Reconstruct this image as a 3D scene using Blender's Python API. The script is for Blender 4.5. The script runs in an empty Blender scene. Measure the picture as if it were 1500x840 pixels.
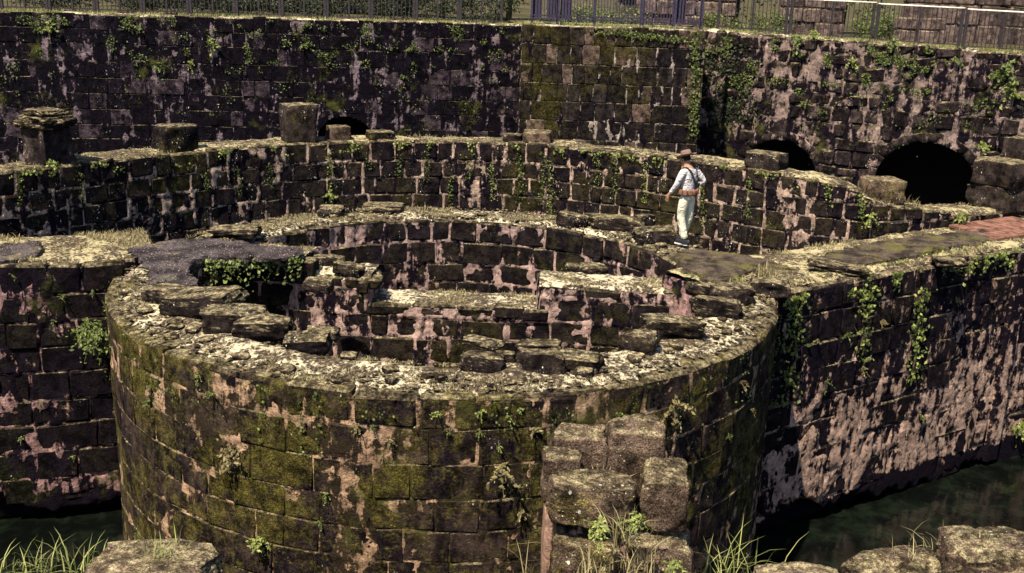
import bpy, bmesh, math, random
import numpy as np
from mathutils import Vector, Matrix
random.seed(7)
rng = np.random.default_rng(7)
S = bpy.context.scene
COL = S.collection
R = math.radians

# ------------------------------------------------------------------ camera, sky, sun, exposure
FPX, PITCH, ROLL = 1550.0, R(16.18), R(2.0)
CAM = np.array([1.07, -17.22, 4.83])
cth, sth, cro, sro = math.cos(PITCH), math.sin(PITCH), math.cos(ROLL), math.sin(ROLL)
_fwd = Vector((0, cth, -sth)); _r0 = Vector((1, 0, 0)); _u0 = Vector((0, sth, cth))
_right = _r0*cro + _u0*sro; _up = _u0*cro - _r0*sro
cam = bpy.data.objects.new('camera', bpy.data.cameras.new('camera')); COL.objects.link(cam)
M = Matrix((_right, _up, -_fwd)).transposed().to_4x4(); M.translation = Vector(CAM)
cam.matrix_world = M
cam.data.sensor_width = 36; cam.data.lens = 36*FPX/1500; cam.data.clip_end = 2000; cam.data.clip_start = .05
S.camera = cam
SUN_EL, SUN_AZ = R(60), R(36)          # azimuth measured from the viewer's side round to the left
sun_dir = Vector((-math.sin(SUN_AZ)*math.cos(SUN_EL), -math.cos(SUN_AZ)*math.cos(SUN_EL), math.sin(SUN_EL)))
W = bpy.data.worlds.new('World'); S.world = W; W.use_nodes = True
wn = W.node_tree.nodes; sky = wn.new('ShaderNodeTexSky'); sky.sky_type = 'NISHITA'; sky.sun_disc = False
sky.sun_elevation = SUN_EL; sky.sun_rotation = math.atan2(sun_dir.x, sun_dir.y)
bg = wn['Background']; bg.inputs[1].default_value = 0.072
W.node_tree.links.new(sky.outputs[0], bg.inputs[0])
sl = bpy.data.lights.new('sun', 'SUN'); sl.energy = 5.0; sl.angle = R(.5); sl.color = (1, .885, .67)
so = bpy.data.objects.new('sun', sl); COL.objects.link(so); so.rotation_euler = (-sun_dir).to_track_quat('-Z', 'Y').to_euler()
so.location = (-20, -20, 40)
S.view_settings.view_transform = 'Standard'; S.view_settings.look = 'None'
S.view_settings.exposure = 1.3; S.view_settings.gamma = 1; S.view_settings.use_curve_mapping = False

# ------------------------------------------------------------------ pixel helpers (a pixel gives a direction only)
def ray(x, y):
    u, v = x-750, y-420
    u, v = cro*u+sro*v, -sro*u+cro*v
    return np.array([u, FPX*cth-v*sth, -(FPX*sth+v*cth)])
def gp(x, y, z=0.0):
    d = ray(x, y); return CAM+d*((z-CAM[2])/d[2])
def atY(x, y, Y):
    d = ray(x, y); return CAM+d*((Y-CAM[1])/d[1])
def project(p):
    q = np.asarray(p)-CAM
    z = q[1]*cth-q[2]*sth; u = q[0]; v = -(q[1]*sth+q[2]*cth)
    u, v = FPX*u/z, FPX*v/z
    return 750+cro*u-sro*v, 420+sro*u+cro*v, z
def in_frame(p, m=70):
    x, y, z = project(p); return z > 0 and -m < x < 1500+m and -m < y < 840+m

# ------------------------------------------------------------------ noise
def _h(i, j, k, s):
    n = (i*374761393+j*668265263+k*2147483647+s*974634777) & 0xffffffff
    n = ((n ^ (n >> 13))*1274126177) & 0xffffffff
    n = ((n ^ (n >> 16))*2246822519) & 0xffffffff
    return ((n ^ (n >> 15)) & 0xffff)/65535.0
def vn(x, y, z, s=0):
    x, y, z = np.broadcast_arrays(np.asarray(x, float), np.asarray(y, float), np.asarray(z, float))
    i, j, k = np.floor(x).astype(np.int64), np.floor(y).astype(np.int64), np.floor(z).astype(np.int64)
    a, b, c = x-i, y-j, z-k
    a, b, c = a*a*(3-2*a), b*b*(3-2*b), c*c*(3-2*c)
    f = lambda p, q, r: _h(i+p, j+q, k+r, s)
    l = lambda t, u, v: u+(v-u)*t
    return l(c, l(b, l(a, f(0,0,0), f(1,0,0)), l(a, f(0,1,0), f(1,1,0))), l(b, l(a, f(0,0,1), f(1,0,1)), l(a, f(0,1,1), f(1,1,1))))
def fbm(x, y, z=0, o=4, s=0):
    t, a, n = 0, 1, 0
    for q in range(o):
        t = t+a*vn(np.asarray(x)*2**q, np.asarray(y)*2**q, np.asarray(z)*2**q, s+q*17); n += a; a *= .5
    return t/n

# ------------------------------------------------------------------ materials
class NT:
    def __init__(s, name):
        s.m = bpy.data.materials.new(name); s.m.use_nodes = True; s.t = s.m.node_tree
        s.b = s.t.nodes['Principled BSDF']; s.b.inputs['Specular IOR Level'].default_value = .04
        s.P = s.n('ShaderNodeNewGeometry').outputs['Position']
    def n(s, k): return s.t.nodes.new(k)
    def set(s, sock, v):
        if hasattr(v, 'is_output'): s.t.links.new(v, sock)
        elif isinstance(v, tuple) and len(v) == 3 and sock.type == 'RGBA': sock.default_value = (*v, 1)
        else: sock.default_value = v
    def scale(s, v):
        q = s.n('ShaderNodeVectorMath'); q.operation = 'MULTIPLY'; s.t.links.new(s.P, q.inputs[0]); q.inputs[1].default_value = v; return q.outputs[0]
    def noise(s, sc, det=4, ro=.6, vec=None, dist=0.):
        q = s.n('ShaderNodeTexNoise'); s.t.links.new(vec or s.P, q.inputs['Vector'])
        q.inputs['Scale'].default_value = sc; q.inputs['Detail'].default_value = det; q.inputs['Roughness'].default_value = ro; q.inputs['Distortion'].default_value = dist
        return q.outputs['Fac']
    def vor(s, sc, vec=None, out='Distance'):
        q = s.n('ShaderNodeTexVoronoi'); s.t.links.new(vec or s.P, q.inputs['Vector']); q.inputs['Scale'].default_value = sc; return q.outputs[out]
    def mr(s, v, a, b, c=0., d=1.):
        q = s.n('ShaderNodeMapRange'); q.interpolation_type = 'SMOOTHSTEP'; s.set(q.inputs[0], v)
        for i, x in enumerate((a, b, c, d)): q.inputs[i+1].default_value = x
        return q.outputs[0]
    def math(s, op, a, b=0.):
        q = s.n('ShaderNodeMath'); q.operation = op; s.set(q.inputs[0], a); s.set(q.inputs[1], b); return q.outputs[0]
    def mix(s, f, a, b):
        q = s.n('ShaderNodeMix'); q.data_type = 'RGBA'; s.set(q.inputs[0], f); s.set(q.inputs[6], a); s.set(q.inputs[7], b); return q.outputs[2]
    def mul(s, c, v):
        q = s.n('ShaderNodeMix'); q.data_type = 'RGBA'; q.blend_type = 'MULTIPLY'; q.inputs[0].default_value = 1.; s.set(q.inputs[6], c)
        k = s.n('ShaderNodeCombineColor')
        for i in range(3): s.set(k.inputs[i], v)
        s.t.links.new(k.outputs[0], q.inputs[7]); return q.outputs[2]
    def rnd(s): return s.n('ShaderNodeObjectInfo').outputs['Random']
    def up(s):
        q = s.n('ShaderNodeSeparateXYZ'); g = s.n('ShaderNodeNewGeometry'); s.t.links.new(g.outputs['True Normal'], q.inputs[0]); return q.outputs[2]
    def fin(s, col, rough=.9, bump=None, dist=.02, strength=1.):
        s.set(s.b.inputs['Base Color'], col); s.set(s.b.inputs['Roughness'], rough)
        if bump is not None:
            q = s.n('ShaderNodeBump'); q.inputs['Distance'].default_value = dist; q.inputs['Strength'].default_value = strength
            s.t.links.new(bump, q.inputs['Height']); s.t.links.new(q.outputs[0], s.b.inputs['Normal'])
        return s.m

def stone_mat(name, dark=(.0065, .0044, .0088), brown=(.075, .056, .047), moss=(.070, .074, .016), pink=(.36, .235, .19), moss_t=.55, pink_t=.66, lich_t=.70, brown_t=.5, topmoss_light=.8, grain=1., pale=0.):
    t = NT(name)
    big = t.noise(.7, 5, .62); mid = t.noise(3.1, 5, .65); fine = t.noise(26, 5, .7)
    st = t.noise(1., 4, .6, t.scale((4.5, 4.5, .55)))
    v = t.math('ADD', t.math('MULTIPLY', mid, .55), t.math('MULTIPLY', st, .45))
    v = t.math('ADD', v, t.math('MULTIPLY', t.math('SUBTRACT', t.rnd(), .5), .16))
    c = t.mix(t.mr(v, brown_t-.1, brown_t+.14), dark, brown)
    c = t.mix(t.mr(fine, .35, .75, 0., .55), c, t.mix(.5, brown, dark))
    if pale: c = t.mix(t.math('MULTIPLY', t.mr(t.rnd(), .84, .90), t.mr(t.noise(4, 5, .7), .36, .6, 0., pale)), c, pink)
    # pink limewash left in ragged islands
    pk = t.math('ADD', t.math('MULTIPLY', t.noise(2.3, 6, .68, None, .6), .6), t.math('MULTIPLY', st, .4))
    pk = t.mr(pk, pink_t-.025, pink_t+.025)
    pcol = t.mix(t.mr(t.noise(9, 4), .3, .7), pink, tuple(x*.55 for x in pink))
    c = t.mix(pk, c, pcol)
    # moss
    mo = t.math('ADD', t.math('MULTIPLY', big, .6), t.math('MULTIPLY', t.noise(7, 5, .7), .4))
    mo = t.math('ADD', mo, t.math('MULTIPLY', t.math('SUBTRACT', t.noise(22, 4, .75), .5), .22))
    mo = t.mr(mo, moss_t-.05, moss_t+.09)
    mcol = t.mix(t.mr(t.noise(40, 3), .3, .7), tuple(x*.45 for x in moss), tuple(x*1.45 for x in moss))
    c = t.mix(t.math('MULTIPLY', mo, .85), c, mcol)
    upm = t.math('MULTIPLY', t.mr(t.up(), .35, .85), t.mr(t.noise(6, 5, .7), .36, .58, 0., topmoss_light))  # upward faces: moss, plus sunlit tops painted in as paler colour
    c = t.mix(upm, c, t.mix(t.mr(t.noise(18, 4), .35, .65), (.060, .046, .026), (.30, .25, .155)))
    c = t.mul(c, t.mr(t.noise(5.5, 8, .74), .36, .62, .30, 1.45))
    c = t.mul(c, t.mr(t.noise(85, 3, .7), .34, .66, 1-.5*grain, 1+.5*grain))
    # pale lichen flecks
    sp = t.math('MAXIMUM', t.mr(t.vor(30), .17, .10), t.mr(t.vor(14, t.scale((1, 1, .55))), .17, .11))
    sp = t.math('MULTIPLY', sp, t.mr(t.noise(2.6, 4, .6), lich_t-.04, lich_t+.05))
    c = t.mix(sp, c, (.62, .60, .50))
    h = t.math('ADD', t.math('MULTIPLY', fine, .6), t.math('MULTIPLY', t.noise(75, 4, .7), .35))
    h = t.math('ADD', h, t.math('MULTIPLY', mid, .9))
    h = t.math('ADD', h, t.math('MULTIPLY', pk, .12))
    return t.fin(c, .93, h, .06, 1.)

def mortar_mat(name, pink=(.40, .265, .205), dark=(.0058, .004, .0078), t0=.5, green=.62, zst=None, blotch=3.4, zlow=None, stz=.7):
    t = NT(name)
    st = t.noise(1., 5, .65, t.scale((5, 5, stz)))
    n = t.math('ADD', t.math('MULTIPLY', t.noise(blotch, 7, .72), .55), t.math('MULTIPLY', st, .45))
    if zst:      # algae running down from the coping
        q = t.n('ShaderNodeSeparateXYZ'); t.t.links.new(t.P, q.inputs[0]); n = t.math('ADD', n, t.mr(q.outputs[2], zst[0], zst[1], -zst[2], zst[3]))
    if zlow is not None:  # waterline algae, with the shade of the recessed undercut painted into the colour
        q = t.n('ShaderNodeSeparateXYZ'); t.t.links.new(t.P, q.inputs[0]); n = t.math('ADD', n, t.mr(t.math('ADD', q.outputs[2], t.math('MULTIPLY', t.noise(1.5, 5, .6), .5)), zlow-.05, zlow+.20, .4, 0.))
    c = t.mix(t.mr(t.noise(11, 5, .7), .3, .72), pink, tuple(x*.58 for x in pink))
    c = t.mul(c, t.mr(t.noise(6, 7, .74), .36, .62, .55, 1.25))
    c = t.mix(t.mr(n, t0-.02, t0+.04), c, dark)
    c = t.mix(t.mr(t.noise(1.4, 5, .65), green-.05, green+.12, 0., .8), c, (.06, .06, .016))
    h = t.math('ADD', t.math('MULTIPLY', t.noise(30, 5, .75), .6), t.noise(8, 4, .6))
    return t.fin(c, .95, h, .05, 1.)

def top_mat(name, lime=(.56, .49, .355), lime_t=.52, green=.60):
    t = NT(name)
    a = t.noise(6.5, 8, .75); b = t.noise(19, 6, .72); f = t.noise(45, 4, .7)
    c = t.mix(t.mr(b, .40, .62), (.028, .022, .021), (.115, .088, .056))
    c = t.mix(t.mr(t.noise(1.6, 5, .6), green, green+.16, 0., .8), c, t.mix(t.mr(f, .35, .7), (.07, .07, .015), (.2, .19, .06)))
    v = t.math('ADD', t.math('MULTIPLY', a, .55), t.math('MULTIPLY', b, .45))
    v = t.math('ADD', v, t.math('MULTIPLY', t.math('SUBTRACT', t.noise(1.3, 5, .6), .48), .42))
    c = t.mix(t.mr(v, lime_t-.03, lime_t+.05), c, t.mix(t.mr(f, .3, .7), lime, tuple(x*.62 for x in lime)))
    c = t.mix(t.mr(t.vor(22), .17, .11, 0., .7), c, (.05, .042, .04))
    h = t.math('ADD', t.math('MULTIPLY', b, 1.), t.math('MULTIPLY', f, .6))
    return t.fin(c, .95, h, .03, 1.)

def flat_mat(name, col, rough=.7, var=.35, sc=20, metal=0., bump=.0):
    t = NT(name)
    c = t.mix(t.mr(t.noise(sc, 4, .65), .3, .7), tuple(x*(1-var) for x in col), tuple(min(1, x*(1+var)) for x in col))
    t.b.inputs['Metallic'].default_value = metal
    return t.fin(c, rough, t.noise(sc*2, 4) if bump else None, bump or .01)

def leaf_mat(name, a, b):
    t = NT(name)
    g = t.n('ShaderNodeVertexColor'); g.layer_name = 'shade'
    c = t.mix(g.outputs['Color'], a, b)
    t.b.inputs['Specular IOR Level'].default_value = .35
    m = t.fin(c, .55)
    tr = t.n('ShaderNodeBsdfTranslucent'); t.t.links.new(c, tr.inputs[0])
    mx = t.n('ShaderNodeMixShader'); mx.inputs[0].default_value = .3
    t.t.links.new(t.b.outputs[0], mx.inputs[1]); t.t.links.new(tr.outputs[0], mx.inputs[2])
    t.t.links.new(mx.outputs[0], t.t.nodes['Material Output'].inputs[0])
    return m

MT = dict(
    tower=stone_mat('tower_stone', brown=(.048, .033, .027), moss=(.076, .065, .0155), moss_t=.505, pink_t=.715, lich_t=.64),
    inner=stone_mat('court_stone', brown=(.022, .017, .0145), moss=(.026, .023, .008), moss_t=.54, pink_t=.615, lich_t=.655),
    outer=stone_mat('ring_wall_stone', brown=(.027, .020, .0155), moss=(.031, .027, .009), moss_t=.535, pink_t=.65, lich_t=.575),
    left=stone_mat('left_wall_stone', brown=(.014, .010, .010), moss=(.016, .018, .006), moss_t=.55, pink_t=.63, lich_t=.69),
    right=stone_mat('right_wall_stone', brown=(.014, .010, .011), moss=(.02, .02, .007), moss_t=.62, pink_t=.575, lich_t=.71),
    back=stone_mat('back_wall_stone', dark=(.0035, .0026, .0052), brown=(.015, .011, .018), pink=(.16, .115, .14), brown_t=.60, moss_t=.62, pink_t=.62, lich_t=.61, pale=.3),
    block=stone_mat('bastion_stone', dark=(.006, .0045, .0065), brown=(.042, .032, .030), brown_t=.54, moss=(.042, .036, .009), moss_t=.53, pink_t=.73, lich_t=.69, pale=.35),
    rubble=stone_mat('arch_wall_stone', dark=(.006, .0042, .006), brown=(.045, .033, .032), brown_t=.53, pink=(.27, .19, .175), moss=(.035, .032, .010), moss_t=.60, pink_t=.58, lich_t=.61),
    near=stone_mat('near_stone', dark=(.022, .015, .012), brown=(.115, .080, .062), moss=(.14, .115, .036), brown_t=.46, moss_t=.57, pink_t=.85, lich_t=.58, topmoss_light=.95, grain=1.4),
    loose=stone_mat('loose_stone', dark=(.008, .006, .0072), brown=(.042, .031, .028), moss=(.055, .046, .014), moss_t=.58, pink_t=.8, lich_t=.56, topmoss_light=1., grain=1.2),
    m_tower=mortar_mat('tower_mortar', pink=(.40, .26, .175), dark=(.022, .016, .011), t0=.475, green=.55),
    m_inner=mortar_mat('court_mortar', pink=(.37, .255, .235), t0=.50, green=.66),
    m_outer=mortar_mat('ring_wall_mortar', pink=(.42, .30, .245), t0=.478, green=.62),
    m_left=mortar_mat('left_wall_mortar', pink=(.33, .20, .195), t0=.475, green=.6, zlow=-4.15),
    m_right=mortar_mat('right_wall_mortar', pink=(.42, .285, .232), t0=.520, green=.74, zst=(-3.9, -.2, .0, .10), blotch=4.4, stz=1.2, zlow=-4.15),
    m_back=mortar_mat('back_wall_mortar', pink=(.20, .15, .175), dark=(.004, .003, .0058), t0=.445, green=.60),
    m_block=mortar_mat('bastion_mortar', pink=(.36, .30, .26), t0=.455, green=.62),
    m_rubble=mortar_mat('arch_wall_mortar', pink=(.25, .18, .165), t0=.495, green=.58, zst=(-.3, 2.6, -.07, .0), blotch=1.9),
    m_plain=mortar_mat('bare_plaster', pink=(.36, .22, .17), t0=.62, green=.75),
    top=top_mat('rim_ground'), top_dark=top_mat('mossy_top', lime=(.42, .36, .215), lime_t=.515, green=.58),
    slab=None,
    grass=leaf_mat('dry_grass_blades', (.085, .070, .030), (.44, .37, .21)),
    green_grass=leaf_mat('fresh_grass_blades', (.12, .14, .035), (.40, .40, .15)),
    leaf=leaf_mat('fern_leaves', (.03, .05, .010), (.17, .20, .05)),
    leaf_pale=leaf_mat('pale_leaves', (.08, .10, .018), (.30, .33, .10)),
    leaf_dark=leaf_mat('dark_leaves', (.006, .010, .003), (.03, .042, .012)),
    dryfern=leaf_mat('dry_fern', (.08, .062, .026), (.26, .22, .10)),
    metal=flat_mat('dark_painted_iron', (.035, .03, .035), .55, .5, 30),
    metal_purple=flat_mat('violet_painted_iron', (.042, .036, .062), .55, .35, 18),
    rail=flat_mat('worn_handrail', (.62, .56, .50), .5, .4, 25),
    bark=flat_mat('bark', (.06, .045, .035), .95, .5, 12, bump=.02),
)
t = NT('slab'); a = t.noise(2.5, 5); c = t.mix(t.mr(a, .35, .65), (.026, .021, .025), (.085, .069, .074))
c = t.mix(t.mr(t.noise(1.3, 5, .7), .56, .7, 0., .7), c, (.2, .175, .1))
c = t.mix(t.math('MULTIPLY', t.mr(t.vor(21), .22, .14), t.mr(t.noise(6, 3), .36, .5)), c, (.36, .32, .27))
vq = t.n('ShaderNodeTexVoronoi'); vq.feature = 'DISTANCE_TO_EDGE'; vq.inputs['Scale'].default_value = 1.5
dv = t.n('ShaderNodeVectorMath'); dv.operation = 'ADD'; nq = t.n('ShaderNodeTexNoise'); nq.inputs['Scale'].default_value = 3; t.t.links.new(t.P, nq.inputs[0]); t.t.links.new(t.P, dv.inputs[0]); t.t.links.new(nq.outputs['Color'], dv.inputs[1]); t.t.links.new(dv.outputs[0], vq.inputs['Vector'])
c = t.mix(t.mr(vq.outputs[0], .0, .03, .85, 0.), c, (.012, .010, .008))
c = t.mul(c, t.mr(t.noise(30, 6, .75), .35, .65, .45, 1.5)); MT['slab'] = t.fin(c, .9, t.noise(40, 6, .75), .04)
t = NT('walk'); a = t.noise(3, 7, .7); c = t.mix(t.mr(a, .38, .62), (.025, .019, .018), (.10, .078, .060)); c = t.mix(t.mr(t.noise(1.7, 6, .7), .5, .62, 0., .8), c, (.11, .10, .035))
c = t.mul(c, t.mr(t.noise(50, 4, .7), .35, .65, .5, 1.5)); MT['walk'] = t.fin(c, .95, t.noise(30, 6, .75), .05)
t = NT('water'); w = t.noise(1.6, 6, .65); c = t.mix(t.mr(w, .42, .68), (.0015, .002, .0018), (.0055, .0085, .0055))
t.b.inputs['Specular IOR Level'].default_value = .35
MT['water'] = t.fin(c, .09, t.noise(5, 3, .5), .012, .5)
t = NT('ground'); c = t.mix(t.mr(t.noise(.6, 6, .65), .4, .62), (.026, .026, .010), (.085, .07, .036)); c = t.mix(t.mr(t.noise(12, 4), .4, .7), c, (.06, .05, .035))
MT['ground'] = t.fin(c, .95, t.noise(20, 4), .04)
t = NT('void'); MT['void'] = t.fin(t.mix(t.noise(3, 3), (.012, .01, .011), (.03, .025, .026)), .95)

# ------------------------------------------------------------------ object helpers
def mesh_obj(name, verts, faces, mat, parent=None, smooth=True, loc=None, shade=None, flat=0):
    me = bpy.data.meshes.new(name)
    if loc is not None: verts = np.asarray(verts, float)-np.asarray(loc)
    me.from_pydata(np.asarray(verts, float).tolist(), [], faces if isinstance(faces, list) else faces.tolist())
    me.materials.append(mat)
    if smooth:
        sm = np.ones(len(me.polygons), bool); sm[:flat] = False
        me.polygons.foreach_set('use_smooth', sm)
    if shade is not None:
        at = me.color_attributes.new('shade', 'FLOAT_COLOR', 'POINT')
        sh = np.asarray(shade, float); at.data.foreach_set('color', np.stack([sh, sh, sh, np.ones_like(sh)], 1).ravel())
    me.update()
    o = bpy.data.objects.new(name, me); COL.objects.link(o)
    if loc is not None: o.location = loc
    if parent is not None:
        o.parent = parent
        pl = parent.location
        if parent.parent is not None: pl = pl+parent.parent.location
        o.location = Vector(o.location)-pl
    return o
def tag(o, label, cat=None, group=None, kind=None):
    if label: o['label'] = label
    if cat: o['category'] = cat
    if group: o['group'] = group
    if kind: o['kind'] = kind
    return o
def thing(name, label, cat, loc, group=None):
    o = bpy.data.objects.new(name, None); COL.objects.link(o); o.location = [float(x) for x in loc]; o.empty_display_size = .2
    return tag(o, label, cat, group)
def grid_faces(nu, nv, keep=None):
    i = np.arange(nu*nv).reshape(nv, nu)
    f = np.stack([i[:-1, :-1], i[:-1, 1:], i[1:, 1:], i[1:, :-1]], -1).reshape(-1, 4)
    return f if keep is None else f[keep.reshape(-1)]

# rounded box template: 24 verts, 26 faces, 44 triangles
_C = [(x, y, z) for x in (-1, 1) for y in (-1, 1) for z in (-1, 1)]
_idx = {(c, a): i*3+a for i, c in enumerate(_C) for a in range(3)}
def _rb(bev, ext):
    V = np.zeros((24, 3))
    for (c, a), i in _idx.items():
        for k in range(3): V[i, k] = c[k]*(ext[k]-(0 if k == a else bev[k]))
    return V
_RBF = []
def _mkf():
    V = _rb((.2, .2, .2), (1, 1, 1))
    def add(l):
        p = [V[q] for q in l]; n = np.cross(p[1]-p[0], p[2]-p[0])
        _RBF.append(tuple(l) if np.dot(n, sum(p)) > 0 else tuple(l[::-1]))
    for a in range(3):
        b, c = [k for k in range(3) if k != a]
        for s in (-1, 1):
            q = []
            for (sb, sc) in ((-1, -1), (1, -1), (1, 1), (-1, 1)):
                k = [0, 0, 0]; k[a] = s; k[b] = sb; k[c] = sc; q.append(_idx[(tuple(k), a)])
            add(q)
    for k in range(3):
        a, b = [q for q in range(3) if q != k]
        for sa in (-1, 1):
            for sb in (-1, 1):
                c1 = [0, 0, 0]; c1[a] = sa; c1[b] = sb; c1[k] = -1; c2 = list(c1); c2[k] = 1
                c1, c2 = tuple(c1), tuple(c2)
                add([_idx[(c1, a)], _idx[(c2, a)], _idx[(c2, b)], _idx[(c1, b)]])
    for c in _C: add([_idx[(c, 0)], _idx[(c, 1)], _idx[(c, 2)]])
_mkf()

class Path:
    """plan curve of a wall face; side=+1 puts the face normal to the right of travel"""
    def __init__(s, pts, side=1, smooth=True):
        p = np.array(pts, float)
        if smooth and len(p) > 2:
            q = []
            e = np.vstack([2*p[0]-p[1], p, 2*p[-1]-p[-2]])
            for i in range(1, len(e)-2):
                for u in np.linspace(0, 1, 24, endpoint=False):
                    a, b, c, d = e[i-1], e[i], e[i+1], e[i+2]
                    q.append(.5*((2*b)+(c-a)*u+(2*a-5*b+4*c-d)*u*u+(3*b-a-3*c+d)*u**3))
            q.append(p[-1]); p = np.array(q)
        s.p = p; s.side = side
        d = np.hypot(*np.diff(p, axis=0).T); s.s = np.r_[0, np.cumsum(d)]; s.L = s.s[-1]
    def pos(s, t): return np.interp(t, s.s, s.p[:, 0]), np.interp(t, s.s, s.p[:, 1])
    def nrm(s, t):
        e = .06; x0, y0 = s.pos(np.clip(np.asarray(t)-e, 0, s.L-.01)); x1, y1 = s.pos(np.clip(np.asarray(t)+e, .01, s.L))
        dx, dy = x1-x0, y1-y0; l = np.hypot(dx, dy)+1e-9
        return dy/l*s.side, -dx/l*s.side
    def at(s, t, z, w):
        x, y = s.pos(t); a, b = s.nrm(t); return np.stack([x+a*w, y+b*w, z+np.zeros_like(x)], -1)
    def hit(s, px, py, far=False):
        """where the sight line through a pixel meets this wall face: (s, z)"""
        d = ray(px, py)[:]; best = None
        for i in range(len(s.p)-1):
            a, b = s.p[i], s.p[i+1]; e = b-a
            det = d[0]*(-e[1])+d[1]*e[0]
            if abs(det) < 1e-9: continue
            r = a-CAM[:2]; t = (r[0]*(-e[1])+r[1]*e[0])/det; u = (d[0]*r[1]-d[1]*r[0])/det
            if t > 0 and -.001 <= u <= 1.001:
                if best is None or (t > best[0]) == far: best = (t, s.s[i]+u*(s.s[i+1]-s.s[i]))
        return None if best is None else (best[1], CAM[2]+best[0]*d[2])
def arc(r, a0, a1, n=90): return [(r*math.cos(R(a)), r*math.sin(R(a))) for a in np.linspace(a0, a1, n)]

def masonry(th, path, top, zbot, rowh, bw, stone, mortar, depth=.3, pink=.5, joint=.5, seed=0, res=.045, hole=None, capdepth=None, proud=.016, gap=.012, pinkf=None, srange=None, bev=.026, zblock=None, rowjit=.1, rough=1., rec=.035, caph=None, cut=None, hk=.6, capbev=1.5):
    """one wall face: separate stone blocks as parts bedded in a lumpy mortar sheet"""
    rs = np.random.default_rng(seed)
    topf = top if callable(top) else (lambda s_: np.zeros_like(np.asarray(s_, float))+top)
    s0, s1 = srange or (0, path.L)
    ss = np.linspace(s0, s1, 200); zt = float(np.max(topf(ss)))
    zs = [zt]+([zt-caph] if caph else [])
    cutf = (lambda s_: cut-.065*np.asarray(s_)+(fbm(np.asarray(s_)*1.1, seed, 0, 4, seed)-.5)*1.1+(fbm(np.asarray(s_)*4.5, seed, 5, 3, seed+1)-.5)*.35) if cut is not None else None
    while zs[-1] > (zblock if zblock is not None else zbot): zs.append(zs[-1]-rowh*(1+rs.uniform(-rowjit, rowjit)))
    rows = []; n = 0; extra_v, extra_f = [], []
    for k in range(len(zs)-1):
        z1, z0 = zs[k], zs[k+1]
        c = s0-rs.uniform(0, bw); js = [c]
        while c < s1:
            w = bw*rs.uniform(.62, 1.4); a, b = max(c, s0), min(c+w, s1); c += w; js.append(c)
            if b-a < .1: continue
            tz = float(topf(np.array([(a+b)/2]))[0])
            zz1 = min(z1, tz+.02) if k else z1
            if tz < z1-.02 and k == 0: zz1 = tz
            if zz1-z0 < rowh*.3: continue
            cs, cz = (a+b)/2, (zz1+z0)/2
            if hole and any(hole(u_, v_) for u_ in (a, cs, b) for v_ in (z0, cz, zz1)): continue
            if cutf is not None and z0+.10 < float(cutf(cs)): continue
            d = capdepth if (capdepth and zz1 > tz-rowh*.6) else depth
            is_cap = zz1 > tz-rowh*.6
            ex = ((b-a)/2-gap/2, d/2, (zz1-z0)/2-gap/2)
            bv = tuple(min(bev*rs.uniform(.6, 1.5)*(capbev if is_cap else 1), e*.45) for e in ex)
            V = _rb(bv, ex)+rs.normal(0, .007*rough, (24, 3))
            for q in range(8):
                V[q*3:q*3+3] += rs.normal(0, .011*rough, 3)
            pr = rs.normal(0, proud)
            ws = V[:, 1]-d/2+pr
            zz = V[:, 2]+cz+(rs.normal(0, .018) if is_cap else 0)
            P = path.at(cs+V[:, 0], zz, ws)
            cen = P.mean(0)
            # path.at maps (s, w) to a frame of either hand
            F = _RBF if path.side > 0 else [f[::-1] for f in _RBF]
            F = [f[::-1] for f in F]
            if in_frame(cen) and n < 300:
                mesh_obj('block', P, F, stone, th, True, cen, None, 6); n += 1
            else:
                o_ = len(extra_v)*24; extra_v.append(P); extra_f += [tuple(i+o_ for i in f) for f in F]
        rows.append((z0, z1, np.array(js)))
    if extra_v:
        tag(mesh_obj('further_blocks', np.concatenate(extra_v), extra_f, stone, th), None, kind='stuff')
    # mortar sheet
    ns = max(2, int((s1-s0)/res)); sg = np.linspace(s0, s1, ns)
    tg = topf(sg)-.05; nz = max(2, int((float(np.max(tg))-zbot)/res))
    v = np.linspace(0, 1, nz)[:, None]; Z = zbot+(tg[None, :]-zbot)*v; SG = np.broadcast_to(sg[None, :], Z.shape)
    dj = np.full(Z.shape, .5); dh = np.full(Z.shape, .5)
    for z0, z1, js in rows:
        m = (Z >= z0) & (Z < z1)
        if not m.any(): continue
        dz = np.minimum(Z[m]-z0, z1-Z[m]); sv = SG[m]; i = np.clip(np.searchsorted(js, sv), 1, len(js)-1)
        dv = np.minimum(abs(sv-js[i-1]), abs(sv-js[i])); dj[m] = dv; dh[m] = dz
    P0 = path.at(SG.ravel(), Z.ravel(), np.zeros(Z.size))
    x, y, z = P0.T
    big = fbm(x*1.1, y*1.1, z*1.1, 4, seed+3).reshape(Z.shape); med = fbm(x*5, y*5, z*3.2, 4, seed+5).reshape(Z.shape); fin = fbm(x*16, y*16, z*14, 2, seed+9).reshape(Z.shape)
    pk = pink if pinkf is None else pinkf(SG, Z)
    q = joint*np.maximum(np.exp(-(dj/.036)**2), hk*np.exp(-(dh/.036)**2))+(big-.5)*1.5+(med-.5)*1.5+pk-.5
    wv = -rec+(rec+.020)/(1+np.exp(-q*9))+(fin-.5)*.014
    if cutf is not None: wv = np.where(Z < cutf(SG)+(med-.5)*.10, wv-.30, wv)
    P = path.at(SG.ravel(), Z.ravel(), wv.ravel())
    keep = None
    if hole:
        hm = np.vectorize(hole)(SG, Z); keep = ~(hm[:-1, :-1] & hm[1:, 1:])
    F = grid_faces(ns, nz, keep)
    if path.side < 0: F = F[:, ::-1]
    mesh_obj('mortar', P, F, mortar, th)
    return n

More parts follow.
